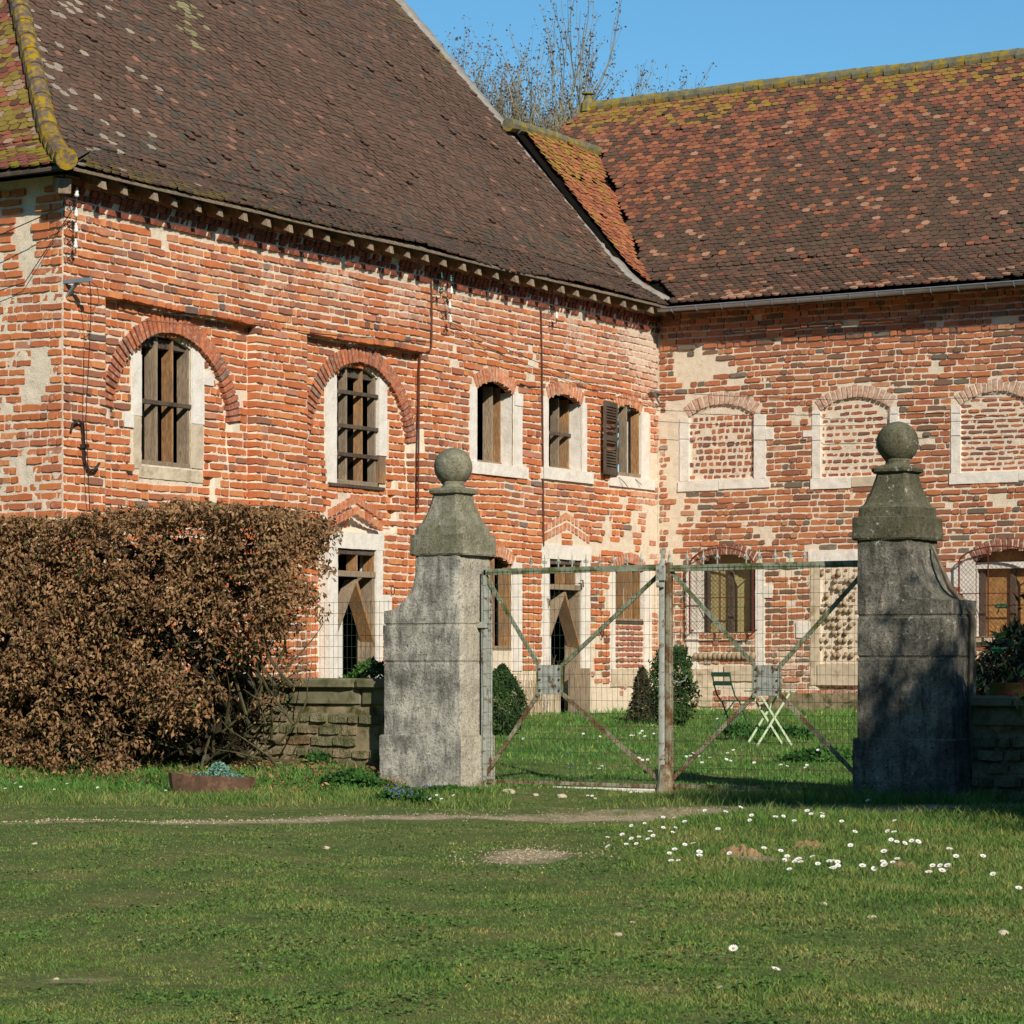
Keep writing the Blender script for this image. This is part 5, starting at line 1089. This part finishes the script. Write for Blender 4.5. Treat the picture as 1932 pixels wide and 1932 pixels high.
def iset(label, items, cat='insulators'):
    t = empty('insulator_set', LP(items[0][0], items[0][1], 0), label, cat, 'insulator sets on the barn wall')
    for x, y, mt in items: insul(x, y, mt, t)
    return t
iset('column of four white porcelain insulators at the corner under the eaves', [(126, 366, PORC), (125, 404, PORC), (125, 433, PORC), (124, 463, PORC)])
iset('green glass and white insulators above the second arched window', [(816, 522, GLG), (834, 528, GLG), (815, 549, GLG), (835, 550, PORC), (832, 578, PORC), (833, 604, PORC)])
iset('pair of white insulators above the middle of the small windows', [(1033, 570, PORC), (1034, 597, PORC)])
def pipe(pts, r, label, mat=RUST, cat='conduit', name='wall_conduit'):
    m = MB(); m.tube(pts, r, 6); return tag(obj(name, m, mat, None, pts[-1]), label, cat)
pipe([LP(809, 530, .05), LP(810, 600, .05), LP(809, 655, .05), LP(806, 662, .05), LP(796, 668, -.03), LP(795, 700, -.04), LP(793, 960, -.04)], .014, 'thin rusty conduit down the wall right of the second arch')
pipe([LP(1017, 575, .04), LP(1019, 700, .04), LP(1021, 880, .04), LP(1022, 1030, .04)], .014, 'thin rusty conduit between the small windows')
pipe([LP(977, 724, .05), LP(990, 729, .05), LP(1017, 731, .05)], .012, 'short horizontal rusty pipe by the small window arch')
pipe([LP(835, 608, .13), LP(900, 640, .12), LP(1018, 690, .1), LP(1110, 728, .1), LP(1200, 750, .12), LP(1262, 752, .3)], .005, 'thin cable sagging across the wall toward the corner', WIRED, 'cable', 'cable')
pipe([LP(835, 608, .10), LP(900, 655, .1), LP(1018, 705, .08), LP(1180, 745, .1)], .004, 'second thin cable below the first across the wall', WIRED, 'cable', 'cable')
pipe([LP(275, 574+14, .02), LP(420, 600, .02), LP(600, 630, .02), LP(812, 645, .03)], .004, 'thin cable running above the two arches', WIRED, 'cable', 'cable')
t = empty('wall_bracket', LP(128, 534, 0), 'grey steel angle bracket with hanging wires at the barn corner', 'bracket')
m = MB(); m.bar(LP(122, 532, .0), LP(122, 532, .45), .06, .05); m.bar(LP(126, 560, .0), LP(124, 534, .2), .04, .03); obj('arm', m, ZINC, t)
m = MB(); m.tube([LP(122, 532, .42), LP(125, 560, .42), LP(133, 600, .35), LP(140, 790, .2), LP(153, 965, .15)], .006, 5); m.tube([LP(122, 532, .42), LP(130, 545, .48), LP(134, 575, .48), LP(128, 590, .42), LP(120, 575, .4)], .005, 5); obj('hanging_wire', m, WIRED, t)
pipe([(FE(-25.6, 6.75, .4)), LP(90, 392, .3), LP(118, 386, .25)], .007, 'twisted overhead cable reaching the corner insulators', WIRED, 'cable', 'cable')
pipe([(FE(-25.6, 6.15, .2)), FE(-24.6, 6.35, .12), LP(116, 396, .2)], .006, 'slanting cable from the plastered end wall to the corner', WIRED, 'cable', 'cable')
def RP(x, y, d=0): u_, z_ = RW(x, y); return FR(u_, z_, d)
m = MB(); m.bar(RP(1246, 741, .0), RP(1250, 741, .45), .05, .04); m.bar(RP(1246, 765, 0), RP(1252, 742, .4), .035, .02); tag(obj('wall_bracket', m, ZINC, None, RP(1246, 741, 0)), 'small grey steel bracket on the right wing near the inner corner', 'bracket')
for k, (y0, y1) in enumerate(((742, 757), (797, 798))):
    pts = [RP(1250, y0, .3), RP(1400, y0+8, .25), RP(1600, (y0+y1)/2+8, .25), RP(1940, y1-6, .25)]; pipe(pts, .005, ('upper', 'lower')[k]+' thin cable across the bricked up windows', WIRED, 'cable', 'cable')
for x, y, lab in ((1132, 1195, 'iron tether ring on the wall between door and boarded window'), (736, 1114, 'small iron ring beside the door left of the pillar')):
    v_, z_ = LW(x, y); m = MB(); m.tube([FL(v_+.05*math.cos(k/10*6.283), z_+.07*math.sin(k/10*6.283), .05) for k in range(11)], .009, 5); m.bar(FL(v_, z_+.07, -.02), FL(v_, z_+.07, .06), .02); tag(obj('tether_ring', m, RUST, None, FL(v_, z_, 0)), lab, 'iron ring')
m = MB(); m.box(*sorted((Uq(1767), Uq(1779))), WV-.045, WV-.02, Zr(1773, 611), Zr(1773, 601))
# ================================================================= GROUND
def ground():
    Ys = np.concatenate([np.linspace(-60, 6, 12), np.arange(6.5, 36, .22), np.arange(36, 60, .8), np.array([65, 80, 110, 160, 260, 500, 1200])])
    Xs = np.concatenate([np.array([-900, -300, -120, -60, -30, -20, -14]), np.arange(-11, 11.01, .22), np.array([14, 20, 30, 60, 120, 300, 900])])
    vs = []
    for Y in Ys:
        for X in Xs: U, W = xy2uv(X, Y); vs.append((U, W, gz(U, W)+.012*nz(X*1.3, Y*1.3, 0)+(.010*nz(X*5, Y*5, 2) if 8 < Y < 30 else 0)))
    nx = len(Xs); fs = [(j*nx+i, j*nx+i+1, (j+1)*nx+i+1, (j+1)*nx+i) for j in range(len(Ys)-1) for i in range(nx-1)]
    o = np_obj('ground', vs, np.array(fs), m_ground(), None, smooth=True); tag(o, kind='structure'); o['label'] = 'lawn and worn earth before and behind the gate'
ground()
# ----------------------------------------------------------------- grass
def bare(X, Y):
    wob_ = (mnoise.noise(Vector((X*.6, Y*.6, 1)))) * .8
    t = abs(Y+wob_-.28*X-23.6)
    if t < .75+.5*mnoise.noise(Vector((X*2, Y*2, 5))): return .93
    for cx, cy, rx, ry, w in ((.1, 18.45, .36, .9, .95), (1.6, 18.3, .22, .5, .9), (-1.8, 11.4, .3, .25, .9)):
        if ((X-cx)/rx)**2+((Y-cy)/ry)**2+.6*mnoise.noise(Vector((X*4, Y*4, 3))) < 1: return w
    q = mnoise.noise(Vector((X*1.1, Y*.75, 41)))+.5*mnoise.noise(Vector((X*3.7, Y*2.3, 43)))
    if Y < 27 and q > .26: return min(.62, .1+(q-.26)*2.0)*(1-sm(.5, 2.5, X)*sm(13, 17, Y)*.8)
    return 0
def blades(name, label, n, yr, wf, hfun, mat, seed, wid=.0035, dens=None, xr=None, p=2.0):
    r = np.random.default_rng(seed); t = r.random(n); y0, y1 = yr
    Y = 1/((1/y0)+(1/y1-1/y0)*t) if p == 2 else y0+(y1-y0)*t
    X = ((r.random(n)*2-1)*(Y*.195+wf)) if xr is None else xr[0]+(xr[1]-xr[0])*r.random(n)
    px, py, h, keep = [], [], [], []
    rnd = r.random(n); U = CT*X-ST*Y; W = ST*X+CT*Y; H = np.zeros(n); K = np.ones(n, bool); Zg = np.zeros(n)
    for i in range(n):
        x, y = X[i], Y[i]
        if rnd[i] < bare(x, y): K[i] = False; continue
        if dens is not None and rnd[i] > dens(x, y): K[i] = False; continue
        u, w = U[i], W[i]
        if u < WU+.25 or w > WV-.3 or (-24 < u < -16.3 and 24.2 < w < 24.8) or (-15.87 < u < -15.22 and 23.92 < w < 24.65) or (-16.26 < u < -15.2 and 23.93 < w < 24.62) or (-10.85 < u < -9.8 and 23.93 < w < 24.6) or (-9.8 < u and 24.2 < w < 24.8): K[i] = False; continue
        Zg[i] = gz(u, w)+.012*nz(x*1.3, y*1.3, 0); H[i] = hfun(x, y)
    U, W, Zg, H, X, Y = U[K], W[K], Zg[K], H[K], X[K], Y[K]; n = len(U)
    H = H*(.5+.9*r.random(n)); a = r.random(n)*6.283; bw = wid*(.7+.6*r.random(n))*(1+Y/30); lean = H*(.25+.75*r.random(n)); b = r.random(n)*6.283
    dx, dy = np.cos(a)*bw, np.sin(a)*bw; lx, ly = np.cos(b)*lean, np.sin(b)*lean; z0 = Zg-.008
    A = np.stack([U-dx, W-dy, z0], 1); B = np.stack([U+dx, W+dy, z0], 1); C = np.stack([U+dx*.7+lx*.35, W+dy*.7+ly*.35, z0+H*.6], 1); D = np.stack([U-dx*.7+lx*.35, W-dy*.7+ly*.35, z0+H*.6], 1); E = np.stack([U+lx, W+ly, z0+H*.95], 1)
    Vv = np.stack([A, B, C, D, E], 1).reshape(-1, 3); k = np.arange(n)*5
    tri = np.concatenate([np.stack([k, k+1, k+2], 1), np.stack([k, k+2, k+3], 1), np.stack([k+3, k+2, k+4], 1)])
    cc = np.repeat((.75+.55*r.random(n))[:, None], 5, 0)*np.array([1, 1, 1]); dry = np.repeat(r.random(n) < .06, 5); cc[dry] = cc[dry]*np.array([2.3, 1.45, 1.2]); cols = np.concatenate([cc, np.ones((len(cc), 1))], 1)
    o = np_obj(name, Vv, tri, mat, None, colors=cols); return tag(o, label, 'grass', kind='stuff')
GR = m_grass(); GR2 = m_grass('lush_grass_blades', ('#40682a', '#56853a', '#6f974c', '#90a860'))
def hshort(x, y):
    q = mnoise.noise(Vector((x*1.2, y*.8, 4))); h = .017+.020*max(0, q)
    h += .06*sm(21.2, 24.0, y+.35*x)*sm(.6, 2.2, x)*(1 if y < 26.5 else 0)+.03*sm(.3, 1.6, x)*sm(12.5, 16.5, y) if x > 0 else 0
    if x < 0 and 24.9 < y < 30: h += .05
    return h
blades('short_grass', 'short mossy turf of the lawn in front of the gate', 380000, (9.0, 28.2), .9, hshort, GR, 1, wid=.0026)
def htall(x, y): return .10+.05*mnoise.noise(Vector((x*2, y*2, 9)))
blades('tall_grass', 'longer grass in front of the dark pillar and right wall', 26000, (20.5, 27.5), 0, lambda x, y: .075+.07*max(0, mnoise.noise(Vector((x*2, y*2, 9))))+.05*sm(24.3, 25.8, y+.35*(x-3)), GR2, 2, wid=.003, xr=(1.3, 7.5), dens=lambda x, y: sm(21.0, 23.2, y+.4*(x-2))*sm(1.2, 2.6, x+.15*(24-y)) if y < 27.3-.5*(x-3) else .3)
blades('tall_grass', 'lush green grass verge under the hedge at the left', 24000, (27.0, 32), 0, lambda x, y: .08+.07*max(0, mnoise.noise(Vector((x*2, y*2, 19)))), GR2, 3, wid=.003, xr=(-7.5, -.9), dens=lambda x, y: 1 if (ST*x+CT*y) < 23.3 and y > 27.5+.3*x*0 else .0)
blades('tall_grass', 'green grass of the yard behind the gate', 90000, (28.2, 50), .5, lambda x, y: .04+.025*mnoise.noise(Vector((x*.8, y*.8, 9)))+.02*sm(30, 36, y)+.05*sm(45.5, 47.5, y), GR2, 4, wid=.003)
# clover and plantain rosettes: broad little leaves in the turf
r = np.random.default_rng(31); n = 36000; t = r.random(n); Y = 1/((1/9.)+(1/27-1/9.)*t); X = (r.random(n)*2-1)*(Y*.195+.9)
K = np.array([mnoise.noise(Vector((a*1.7, b*1.2, 14))) > .06 and random.random() > bare(a, b) for a, b in zip(X, Y)]); X, Y = X[K], Y[K]; U = CT*X-ST*Y; W = ST*X+CT*Y
P = np.stack([U, W, np.array([gz(a, b)+.012*nz(x*1.3, y*1.3, 0) for a, b, x, y in zip(U, W, X, Y)])+.010+.02*r.random(len(U))], 1); Vv, Ff = leaf_cloud(P, np.tile([0, 0, 1.], (len(P), 1)), .020, .85, .1, 1.6, 8)
tag(np_obj('clover', Vv, Ff, WEED2 if 'WEED2' in globals() else m_leaf('clover_leaf', ['#4a6c30', '#62843e', '#7e9a50'], .3)), 'patches of low clover in the short turf', 'clover', kind='stuff')
# leaf litter below the hedge, gravel on the track
n = 2600; X = -6+rng.random(n)*5.6; W_ = 22.2+rng.random(n)*1.9; P = []
for x in X: 
    a_, b_ = xy2uv(x, 0); 
Uh = -24+rng.random(n)*8.2; P = np.stack([Uh, W_, np.array([gz(a, b) for a, b in zip(Uh, W_)])+.02+.04*rng.random(n)], 1); Vv, Ff = leaf_cloud(P, np.tile([0, 0, 1.], (n, 1)), .06, .5, .3, .8, 41); tag(np_obj('leaf_litter', Vv, Ff, BRN), 'dry brown leaves scattered on the earth below the hedge', 'leaves', kind='stuff')
gm = MB(); st_ = random.getstate()
for i in range(2600):
    q = random.random()
    if q < .8: X = random.uniform(-6.5, 6.5); Y = 23.6+.28*X-.8*mnoise.noise(Vector((X*.6, 23.6*.6, 1)))+random.gauss(0, .42)
    else: X, Y = random.gauss(.1, .25), random.gauss(18.45, .5)
    s = random.choice([.004, .005, .007, .010])*random.uniform(.7, 1.2)*(1.3 if X < -2 else 1); U, W = xy2uv(X, Y); z = gz(U, W)+.008; k = random.uniform(.75, 1.15)
    gm.add([(U+s, W, z), (U, W+s*.8, z), (U-s, W, z), (U, W-s*.8, z), (U+s*.2, W, z+s*.9)], [(0, 1, 4), (1, 2, 4), (2, 3, 4), (3, 0, 4)])
tag(obj('gravel', gm, m_flat('track_gravel', '#a8977c', .3, 60), None, (0, 0, 0)), 'small pale stones strewn along the worn wheel track', 'gravel', kind='stuff')
# single stones
def stone(x, y, s, label, mat=None, seed=0):
    a, b, c = GP(x, y); bm = bmesh.new(); bmesh.ops.create_icosphere(bm, subdivisions=2, radius=s)
    for v_ in bm.verts: v_.co = Vector((v_.co.x*1.25, v_.co.y, v_.co.z*.6))*(1+.35*mnoise.noise(v_.co*(2.2/s)*.6+Vector((seed*3, 0, 0))))
    me = bpy.data.meshes.new('stone'); bm.to_mesh(me); bm.free(); me.materials.append(mat or LI); o = bpy.data.objects.new('stone', me); col.objects.link(o); o.location = (a, b, c+s*.3); o.rotation_euler.z = seed; return tag(o, label, 'stone')
for i, (x, y, s, lab) in enumerate(((961, 1497, .085, 'pale broken stone at the foot of the gate by the sunlit pillar'), (1060, 1505, .07, 'tan stone under the left gate leaf'), (1010, 1502, .05, 'small reddish stone beneath the gate mesh'), (1552, 1708, .035, 'pinkish pebble in the grass below the large daisy cluster'), (1645, 1734, .038, 'pink pebble right of centre in the lawn'), (1893, 1764, .045, 'grey pebble in the lawn near the right edge'), (1166, 1766, .03, 'pale flat pebble in the middle of the lawn'), (1193, 1742, .02, 'tiny white pebble in the middle of the lawn'), (616, 1602, .04, 'tan pebble in the turf left of centre'), (1360, 1866, .025, 'flat pale pebble near the bottom right'), (65, 1594, .03, 'small pale pebble near the wheel track at the far left'), (264, 1776, .02, 'tiny cream pebble low on the left of the lawn'), (106, 1849, .02, 'cream pebble beside the bare earth at the lower left'))): stone(x, y, s*.62, lab, CONC, i)
for i, (x, y, s, lab) in enumerate(((1395, 1612, .12, 'crumbly brown molehill of earth left of the daisies'), (1705, 1640, .09, 'small crumbly earth clod between the daisies'), (1525, 1600, .10, 'low worn earth mound in the lawn above the daisies'))):
    a, b, c = GP(x, y); m = MB()
    N_ = 26; vs = []
    for yy in range(N_+1):
        for xx in range(N_+1):
            px, py = (xx/N_*2-1), (yy/N_*2-1); d = math.hypot(px, py); h_ = max(0, 1-d*d)*s*.35*(1+1.2*nz(px*5, py*5, i))+s*.22*max(0, 1-d)*nz(px*14, py*14, i+3); X1, Y1 = a+px*s*1.6, b+py*s*1.3; vs.append((X1, Y1, gz(X1, Y1)-.012+h_*1.3))
    m.add(vs, [(q*(N_+1)+k, q*(N_+1)+k+1, (q+1)*(N_+1)+k+1, (q+1)*(N_+1)+k) for q in range(N_) for k in range(N_)])
    tag(obj('earth_clod', m, m_flat('crumbly_earth_%d' % i, '#8f7453', .3, 40), None, (a, b, c)), lab, 'earth mound')
# ================================================================= DAISIES
C9 = [(328,797),(243,828),(125,803),(570,836),(632,852),(525,860),(705,795),(727,838),(790,830),(792,847),(1047,745),(1200,860),(1160,932),(1197,938),(1180,968),(1212,985),(1333,988),(1297,1010),(1257,1035),(1140,1083),(1215,1088),(1190,1120),(1135,1142),(1142,1172),(1083,1138),(1018,1150),(555,1052),(578,1108),(592,1112),(635,1103),(660,1115),(668,1125),(650,1108),(605,1152),(735,1117),(765,1115),(830,1103),(850,1106),(877,1112),(845,1155),(857,1152),(870,1147),(880,1143),(460,1020),(265,1042),(95,1073),(95,1048),(12,992),(60,1008),(12,882),(1510,1068),(1547,1118),(1500,1130),(1700,1093),(1757,1230),(1902,1268),(1393,1208),(1468,1193),(1458,1167),(287,1678),(527,1758),(975,937),(950,1013),(1415,1120),(900,870),(390,818),(380,850),(200,912)]
Y9 = [(20,330),(45,345),(60,330),(95,333),(20,360),(45,360),(110,385),(155,322),(255,325),(270,333),(248,348),(405,350),(555,358),(592,365),(703,367),(695,377),(765,293),(790,290),(820,290),(860,290),(198,252),(265,260),(288,300)]
C8 = [(1883,815),(1822,825),(1642,860),(1717,860),(1822,870),(1892,875),(1748,915),(1765,932),(1875,907),(1590,938),(1642,942),(1685,928),(1507,943),(1612,978),(1670,987),(1735,960),(1510,997),(1887,1002),(1857,1038),(1908,1073),(1867,1075)]
G8_ = [(1640,655),(1670,660),(1395,683),(1420,686),(1437,688),(503,705),(567,707),(635,680),(540,672),(475,675)]
Y8 = [(1030,313),(1410,366),(1460,355),(1475,352),(1295,340),(1370,275),(1465,282),(1703,270),(1690,285),(1718,287),(1765,268),(1770,285),(1640,287),(1655,287),(1685,507),(1705,505),(1735,510)]
C7 = [(30,635),(88,617),(118,638),(307,653),(380,620),(552,627),(938,645)]
dm = bpy.data.meshes.new('daisy'); bm = bmesh.new()
n = 14; cen = bm.verts.new((0, 0, .002)); 
for k in range(n):
    a0, a1, am = 2*math.pi*k/n, 2*math.pi*(k+.82)/n, 2*math.pi*(k+.41)/n; r0, r1 = .004, .0135
    f = bm.faces.new([bm.verts.new((math.cos(a)*r, math.sin(a)*r, z)) for a, r, z in ((a0, r0, .001), (a0, r1*.85, .003), (am, r1, .0035), (a1, r1*.85, .003), (a1, r0, .001))]); f.material_index = 0
res = bmesh.ops.create_icosphere(bm, subdivisions=1, radius=.0042)
for v_ in res['verts']: v_.co.z = v_.co.z*.5+.003
for f in {f for v_ in res['verts'] for f in v_.link_faces}: f.material_index = 1
bm.verts.remove(cen); st0 = [bm.verts.new((math.cos(k*2.09)*.0012, math.sin(k*2.09)*.0012, 0)) for k in range(3)]; st1 = [bm.verts.new((math.cos(k*2.09)*.0012, math.sin(k*2.09)*.0012, -.09)) for k in range(3)]
for k in range(3): bm.faces.new([st0[k], st0[(k+1) % 3], st1[(k+1) % 3], st1[k]]).material_index = 2
bm.to_mesh(dm); bm.free(); 
for k in (PETAL, YOLK, WEED): dm.materials.append(k)
def daisy(x, y, label, group, s=1.0, lift=.05):
    a, b, c = GP(x, y); o = bpy.data.objects.new('daisy', dm); col.objects.link(o); o.location = (a, b, c+lift*random.uniform(.7, 1.2)); o.scale = (s, s, s); o.rotation_euler = (random.uniform(.25, .7), random.uniform(-.2, .25), random.uniform(-.3, .9)); tag(o, label, 'daisy', group)
for (x, y) in C9: daisy(1288+x/3, 1288+y/3, 'small white daisy in the lawn right of the bare patch, below the dark pillar', 'daisies on the right of the lawn', random.uniform(1.3, 1.7), .12)
for (x, y) in C8: daisy(644+x/3, 1288+y/3, 'small white daisy in the scattered group below the gate centre post', 'daisies below the gate centre post', random.uniform(1.15, 1.5), .085)
for (x, y) in G8_: daisy(644+x/3, 1288+y/3, 'small white daisy close in front of the gate or sunlit pillar', 'daisies at the foot of the gate', 1.2, .07)
for (x, y) in Y9: daisy(1288+x/3, 1288+y/3, 'tiny white daisy in the yard behind the right gate leaf', 'daisies behind the right gate leaf', 1.6, .14)
for (x, y) in Y8: daisy(644+x/3, 1288+y/3, 'tiny white daisy in the yard behind the left gate leaf', 'daisies behind the left gate leaf', 1.6, .14)
for (x, y) in C7: daisy(x/3, 1288+y/3, 'small white daisy in the grass before the hedge', 'daisies before the hedge', 1.2, .08)
m = MB(); vs = []
for i in range(60):
    x, y = random.choice([(755, 1470), (760, 1476), (742, 1474), (800, 1480), (770, 1472)]); a, b, c = GP(x+random.gauss(0, 10), y+random.gauss(0, 3)); z = c+random.uniform(.08, .16); s = .009; m.add([(a-s, b, z), (a, b-s, z+.004), (a+s, b, z), (a, b+s*.3, z+s*1.6)], [(0, 1, 3), (1, 2, 3)])
tag(obj('violet_flowers', m, VIOL, None, GP(755, 1475)), 'cluster of purple violets at the foot of the sunlit pillar', 'violets', kind='stuff')
# ================================================================= TREES
def tree(label, U, W, z0, h, seed, spread=.35, buds=3.0, cat='tree', group=None, levels=5, r0=.16, up=.5, leaf=None, nb=3, fork=.18):
    rd = random.Random(seed); t = empty('bare_tree', (U, W, z0), label, cat, group); m = MB(); tw = MB(); ends = []
    def grow(p, d, L, r, lv):
        pts = [p.copy()]; rs = [r]; k = 4
        for i in range(k):
            d = (d+Vector((rd.gauss(0, .13), rd.gauss(0, .13), .05*up))).normalized(); p = p+d*L/k; pts.append(p.copy()); rs.append(r*(1-.45*(i+1)/k))
        (m if lv < 2 else tw).tube(pts, rs, 6 if lv < 2 else 3, cap=False)
        if lv >= levels: ends.append(p); ends.append(pts[2]); ends.append(pts[3]); return
        for j in range(nb+(1 if lv > 1 else 0)):
            q = pts[rd.randint(2, 4)]; a = rd.uniform(0, 6.28); s_ = spread*rd.uniform(.6, 1.3); dd = (d+Vector((math.cos(a)*s_, math.sin(a)*s_, rd.uniform(0, .25)*up))).normalized(); grow(q, dd, L*rd.uniform(.62, .86), r*.55, lv+1)
        grow(p, d, L*.75, r*.6, lv+1)
    grow(Vector((U, W, z0)), Vector((rd.uniform(-.05, .05), rd.uniform(-.05, .05), 1)), h*fork, r0, 0)
    KX = .8 if leaf is None else 1.0; k_ = h/(max(v_[2] for v_ in tw.v)-z0); sc_ = lambda L_: [(U+(a_-U)*k_*KX, W+(b_-W)*k_*KX, z0+(c_-z0)*k_) for a_, b_, c_ in L_]
    m.v, tw.v, ends = sc_(m.v), sc_(tw.v), sc_([tuple(e) for e in ends]); obj('trunk', m, BARK, t); obj('crown', tw, BARKY if leaf is None else BARK, t)
    if buds:
        E = np.array([tuple(e) for e in ends]); E = E[rng.integers(0, len(E), int(len(E)*buds))]+rng.normal(size=(int(len(E)*buds), 3))*.06
        Vv, Ff = leaf_cloud(E, None, .075 if leaf is None else leaf[0], .6, .1, 0, seed); np_obj('buds', Vv, Ff, BUD if leaf is None else leaf[1], t)
    return t
def bg(x, ytop, Y, label, seed, **k):
    X = (x-CX)/F*Y; top = (EYE+(HY-ytop)/F*Y)*.985; U, W = xy2uv(X, Y); return tree(label, U, W, 0, top, seed, group='bare trees behind the roofs', **k)
bg(905, 40, 78, 'slender bare tree with brown buds behind the steep roof, leftmost', 3, spread=.30, r0=.16, fork=.24)
bg(990, 38, 74, 'tallest bare budding tree in the gap between the roofs', 5, spread=.30, r0=.16, fork=.24)
bg(1105, 95, 80, 'bare budding tree just behind the roof finial', 8, spread=.36, r0=.16, fork=.24)
bg(1160, 135, 84, 'small bare tree right of the roof finial', 11, spread=.42, r0=.13, fork=.24)
bg(1235, 172, 90, 'low bare tree top barely showing over the right ridge', 14, spread=.3, r0=.18, fork=.24)
bg(1052, 70, 86, 'bare tree crown just left of the roof finial', 31, spread=.34, r0=.15, fork=.24)
bg(940, 90, 90, 'smaller bare tree between the two tallest ones', 33, spread=.4, r0=.13, fork=.22)
bg(850, 45, 82, 'bare tree top half hidden by the steep roof edge', 17, spread=.25, r0=.13, fork=.24)
# trees beside the lane on the right, whose shadows fall on the dark pillar
SUNA, SUNE = R(38), R(31); SD = Vector((math.cos(SUNA)*math.cos(SUNE), -math.sin(SUNA)*math.cos(SUNE), math.sin(SUNE)))
def shade_pos(x, y, z, t): p = Vector((x, y, z))+SD*t; return p
p = shade_pos(-10.2, 24, 0, 12); tree('large bare tree beside the lane', p.x+.4, p.y, 0, 8.0, 21, spread=.5, buds=1.2, r0=.2, levels=5, leaf=(.09, BRN), fork=.2)
p = shade_pos(-8.3, 24, 0, 11); tree('second bare tree beside the lane', p.x+.4, p.y+.2, 0, 8.5, 22, spread=.5, buds=1.6, r0=.16, leaf=(.12, BRN), fork=.2)
def evergreen(label, u, v, rx, h, n, seed, z=0): return bush('laurel_bush', label, u, v, z, rx, rx, h, n, .12, OLE, 'flat', seed=seed, cat='bush')
p = shade_pos(-9.9, 24, 0, 5.0); evergreen('laurel bush beside the lane, right of the gate', p.x, p.y, 1.35, 3.6, 9000, 31)
p = shade_pos(-7.6, 24, 0, 5.0); evergreen('second laurel bush beside the lane', p.x, p.y, 1.7, 4.2, 11000, 32)
p = shade_pos(-14.0, 44.5, 1.5, 14); tree('bare tree in the yard corner', p.x, p.y, 0, 11, 25, spread=.5, buds=3.5, r0=.2, leaf=(.2, OLE), fork=.2)
p = shade_pos(-16.9, 44.5, 0.6, 5.4); evergreen('laurel bush in the right of the yard', p.x, p.y, 1.5, 4.2, 9000, 33)
for k, (lu, lv) in enumerate(((-6.8, 29.5), (-7.2, 34.0), (-8.0, 38.5), (-9.2, 42.8))): bush('skylight_block_laurel', ('nearest tall laurel of the unseen row added to block skylight', 'second tall laurel of the unseen row added to block skylight', 'third tall laurel of the unseen row added to block skylight', 'tall laurel added to block skylight, nearest the right wing')[k], lu, lv, 0, 2.3, 2.6, 6.4, 12000, .24, OLE, 'flat', seed=60+k, cat='tree', stems=7, asp=.5)  # out-of-view laurel row, added to keep skylight off the walls
# unseen dark wood, added behind the camera to cut skylight on the walls
vs = []; na, nr = 150, 14
for i in range(na+1):
    a = R(150+240*i/na); rad = 34+5*nz(i*.13, 0, 3)
    for j in range(nr+1):
        t = j/nr; h = (23+3.0*nz(i*.21, 0, 7))*math.sin(t*math.pi*.5)**.7; rr_2 = rad+(1-math.cos(t*math.pi*.5))*7; p = 1.3*nz(i*.55, j*.6, 5)+.7*nz(i*1.6, j*1.5, 6); X_, Y_ = (rr_2+p)*math.cos(a), (rr_2+p)*math.sin(a); vs.append((*xy2uv(X_, Y_), h+p*.5-.3))
fs = np.array([(i*(nr+1)+j, i*(nr+1)+j+1, (i+1)*(nr+1)+j+1, (i+1)*(nr+1)+j) for i in range(na) for j in range(nr)])
wo = np_obj('skylight_block_wood', vs, fs, m_leaf('skylight_block_foliage', ['#17200f', '#263318', '#3a4524'], .05, .9, .8), None); tag(wo, 'dark wood added behind the camera to cut skylight', 'wood', kind='stuff')
# ================================================================= LIGHT, SKY, CAMERA
w = bpy.data.worlds.new('World'); scene.world = w; w.use_nodes = True; nt = w.node_tree; bgn = nt.nodes['Background']; sky = nt.nodes.new('ShaderNodeTexSky'); sky.sky_type = 'NISHITA'; sky.sun_disc = False
sky.sun_elevation = SUNE; sky.sun_rotation = math.atan2(SD.x, SD.y); sky.altitude = 200; sky.air_density = 1.0; sky.dust_density = .0; sky.ozone_density = 6.0
tint = nt.nodes.new('ShaderNodeMix'); tint.data_type = 'RGBA'; tint.blend_type = 'MULTIPLY'; tint.inputs[0].default_value = 1; tint.inputs[7].default_value = (1.02, 1.46, 1.38, 1); nt.links.new(sky.outputs[0], tint.inputs[6]); nt.links.new(tint.outputs[2], bgn.inputs[0]); bgn.inputs[1].default_value = .085
sl = bpy.data.lights.new('sun', 'SUN'); sl.energy = 5.0; sl.angle = R(.5); sl.color = (1, .925, .79); so = bpy.data.objects.new('sun', sl); col.objects.link(so); so.rotation_euler = (-SD).to_track_quat('-Z', 'Y').to_euler(); so.location = (0, 0, 40)
cd = bpy.data.cameras.new('camera'); co = bpy.data.objects.new('camera', cd); col.objects.link(co); co.location = (0, 0, EYE); co.rotation_euler = (R(90), 0, TH); cd.sensor_width = 36; cd.lens = F/1932*36; cd.shift_y = (HY-CX)/1932; cd.clip_end = 3000; cd.clip_start = .5
scene.camera = co
scene.render.resolution_x = scene.render.resolution_y = 1024
scene.view_settings.view_transform = 'Standard'; scene.view_settings.look = 'None'; scene.view_settings.exposure = 0

scene.cycles.max_bounces = 6; scene.cycles.diffuse_bounces = 3; scene.cycles.transmission_bounces = 3
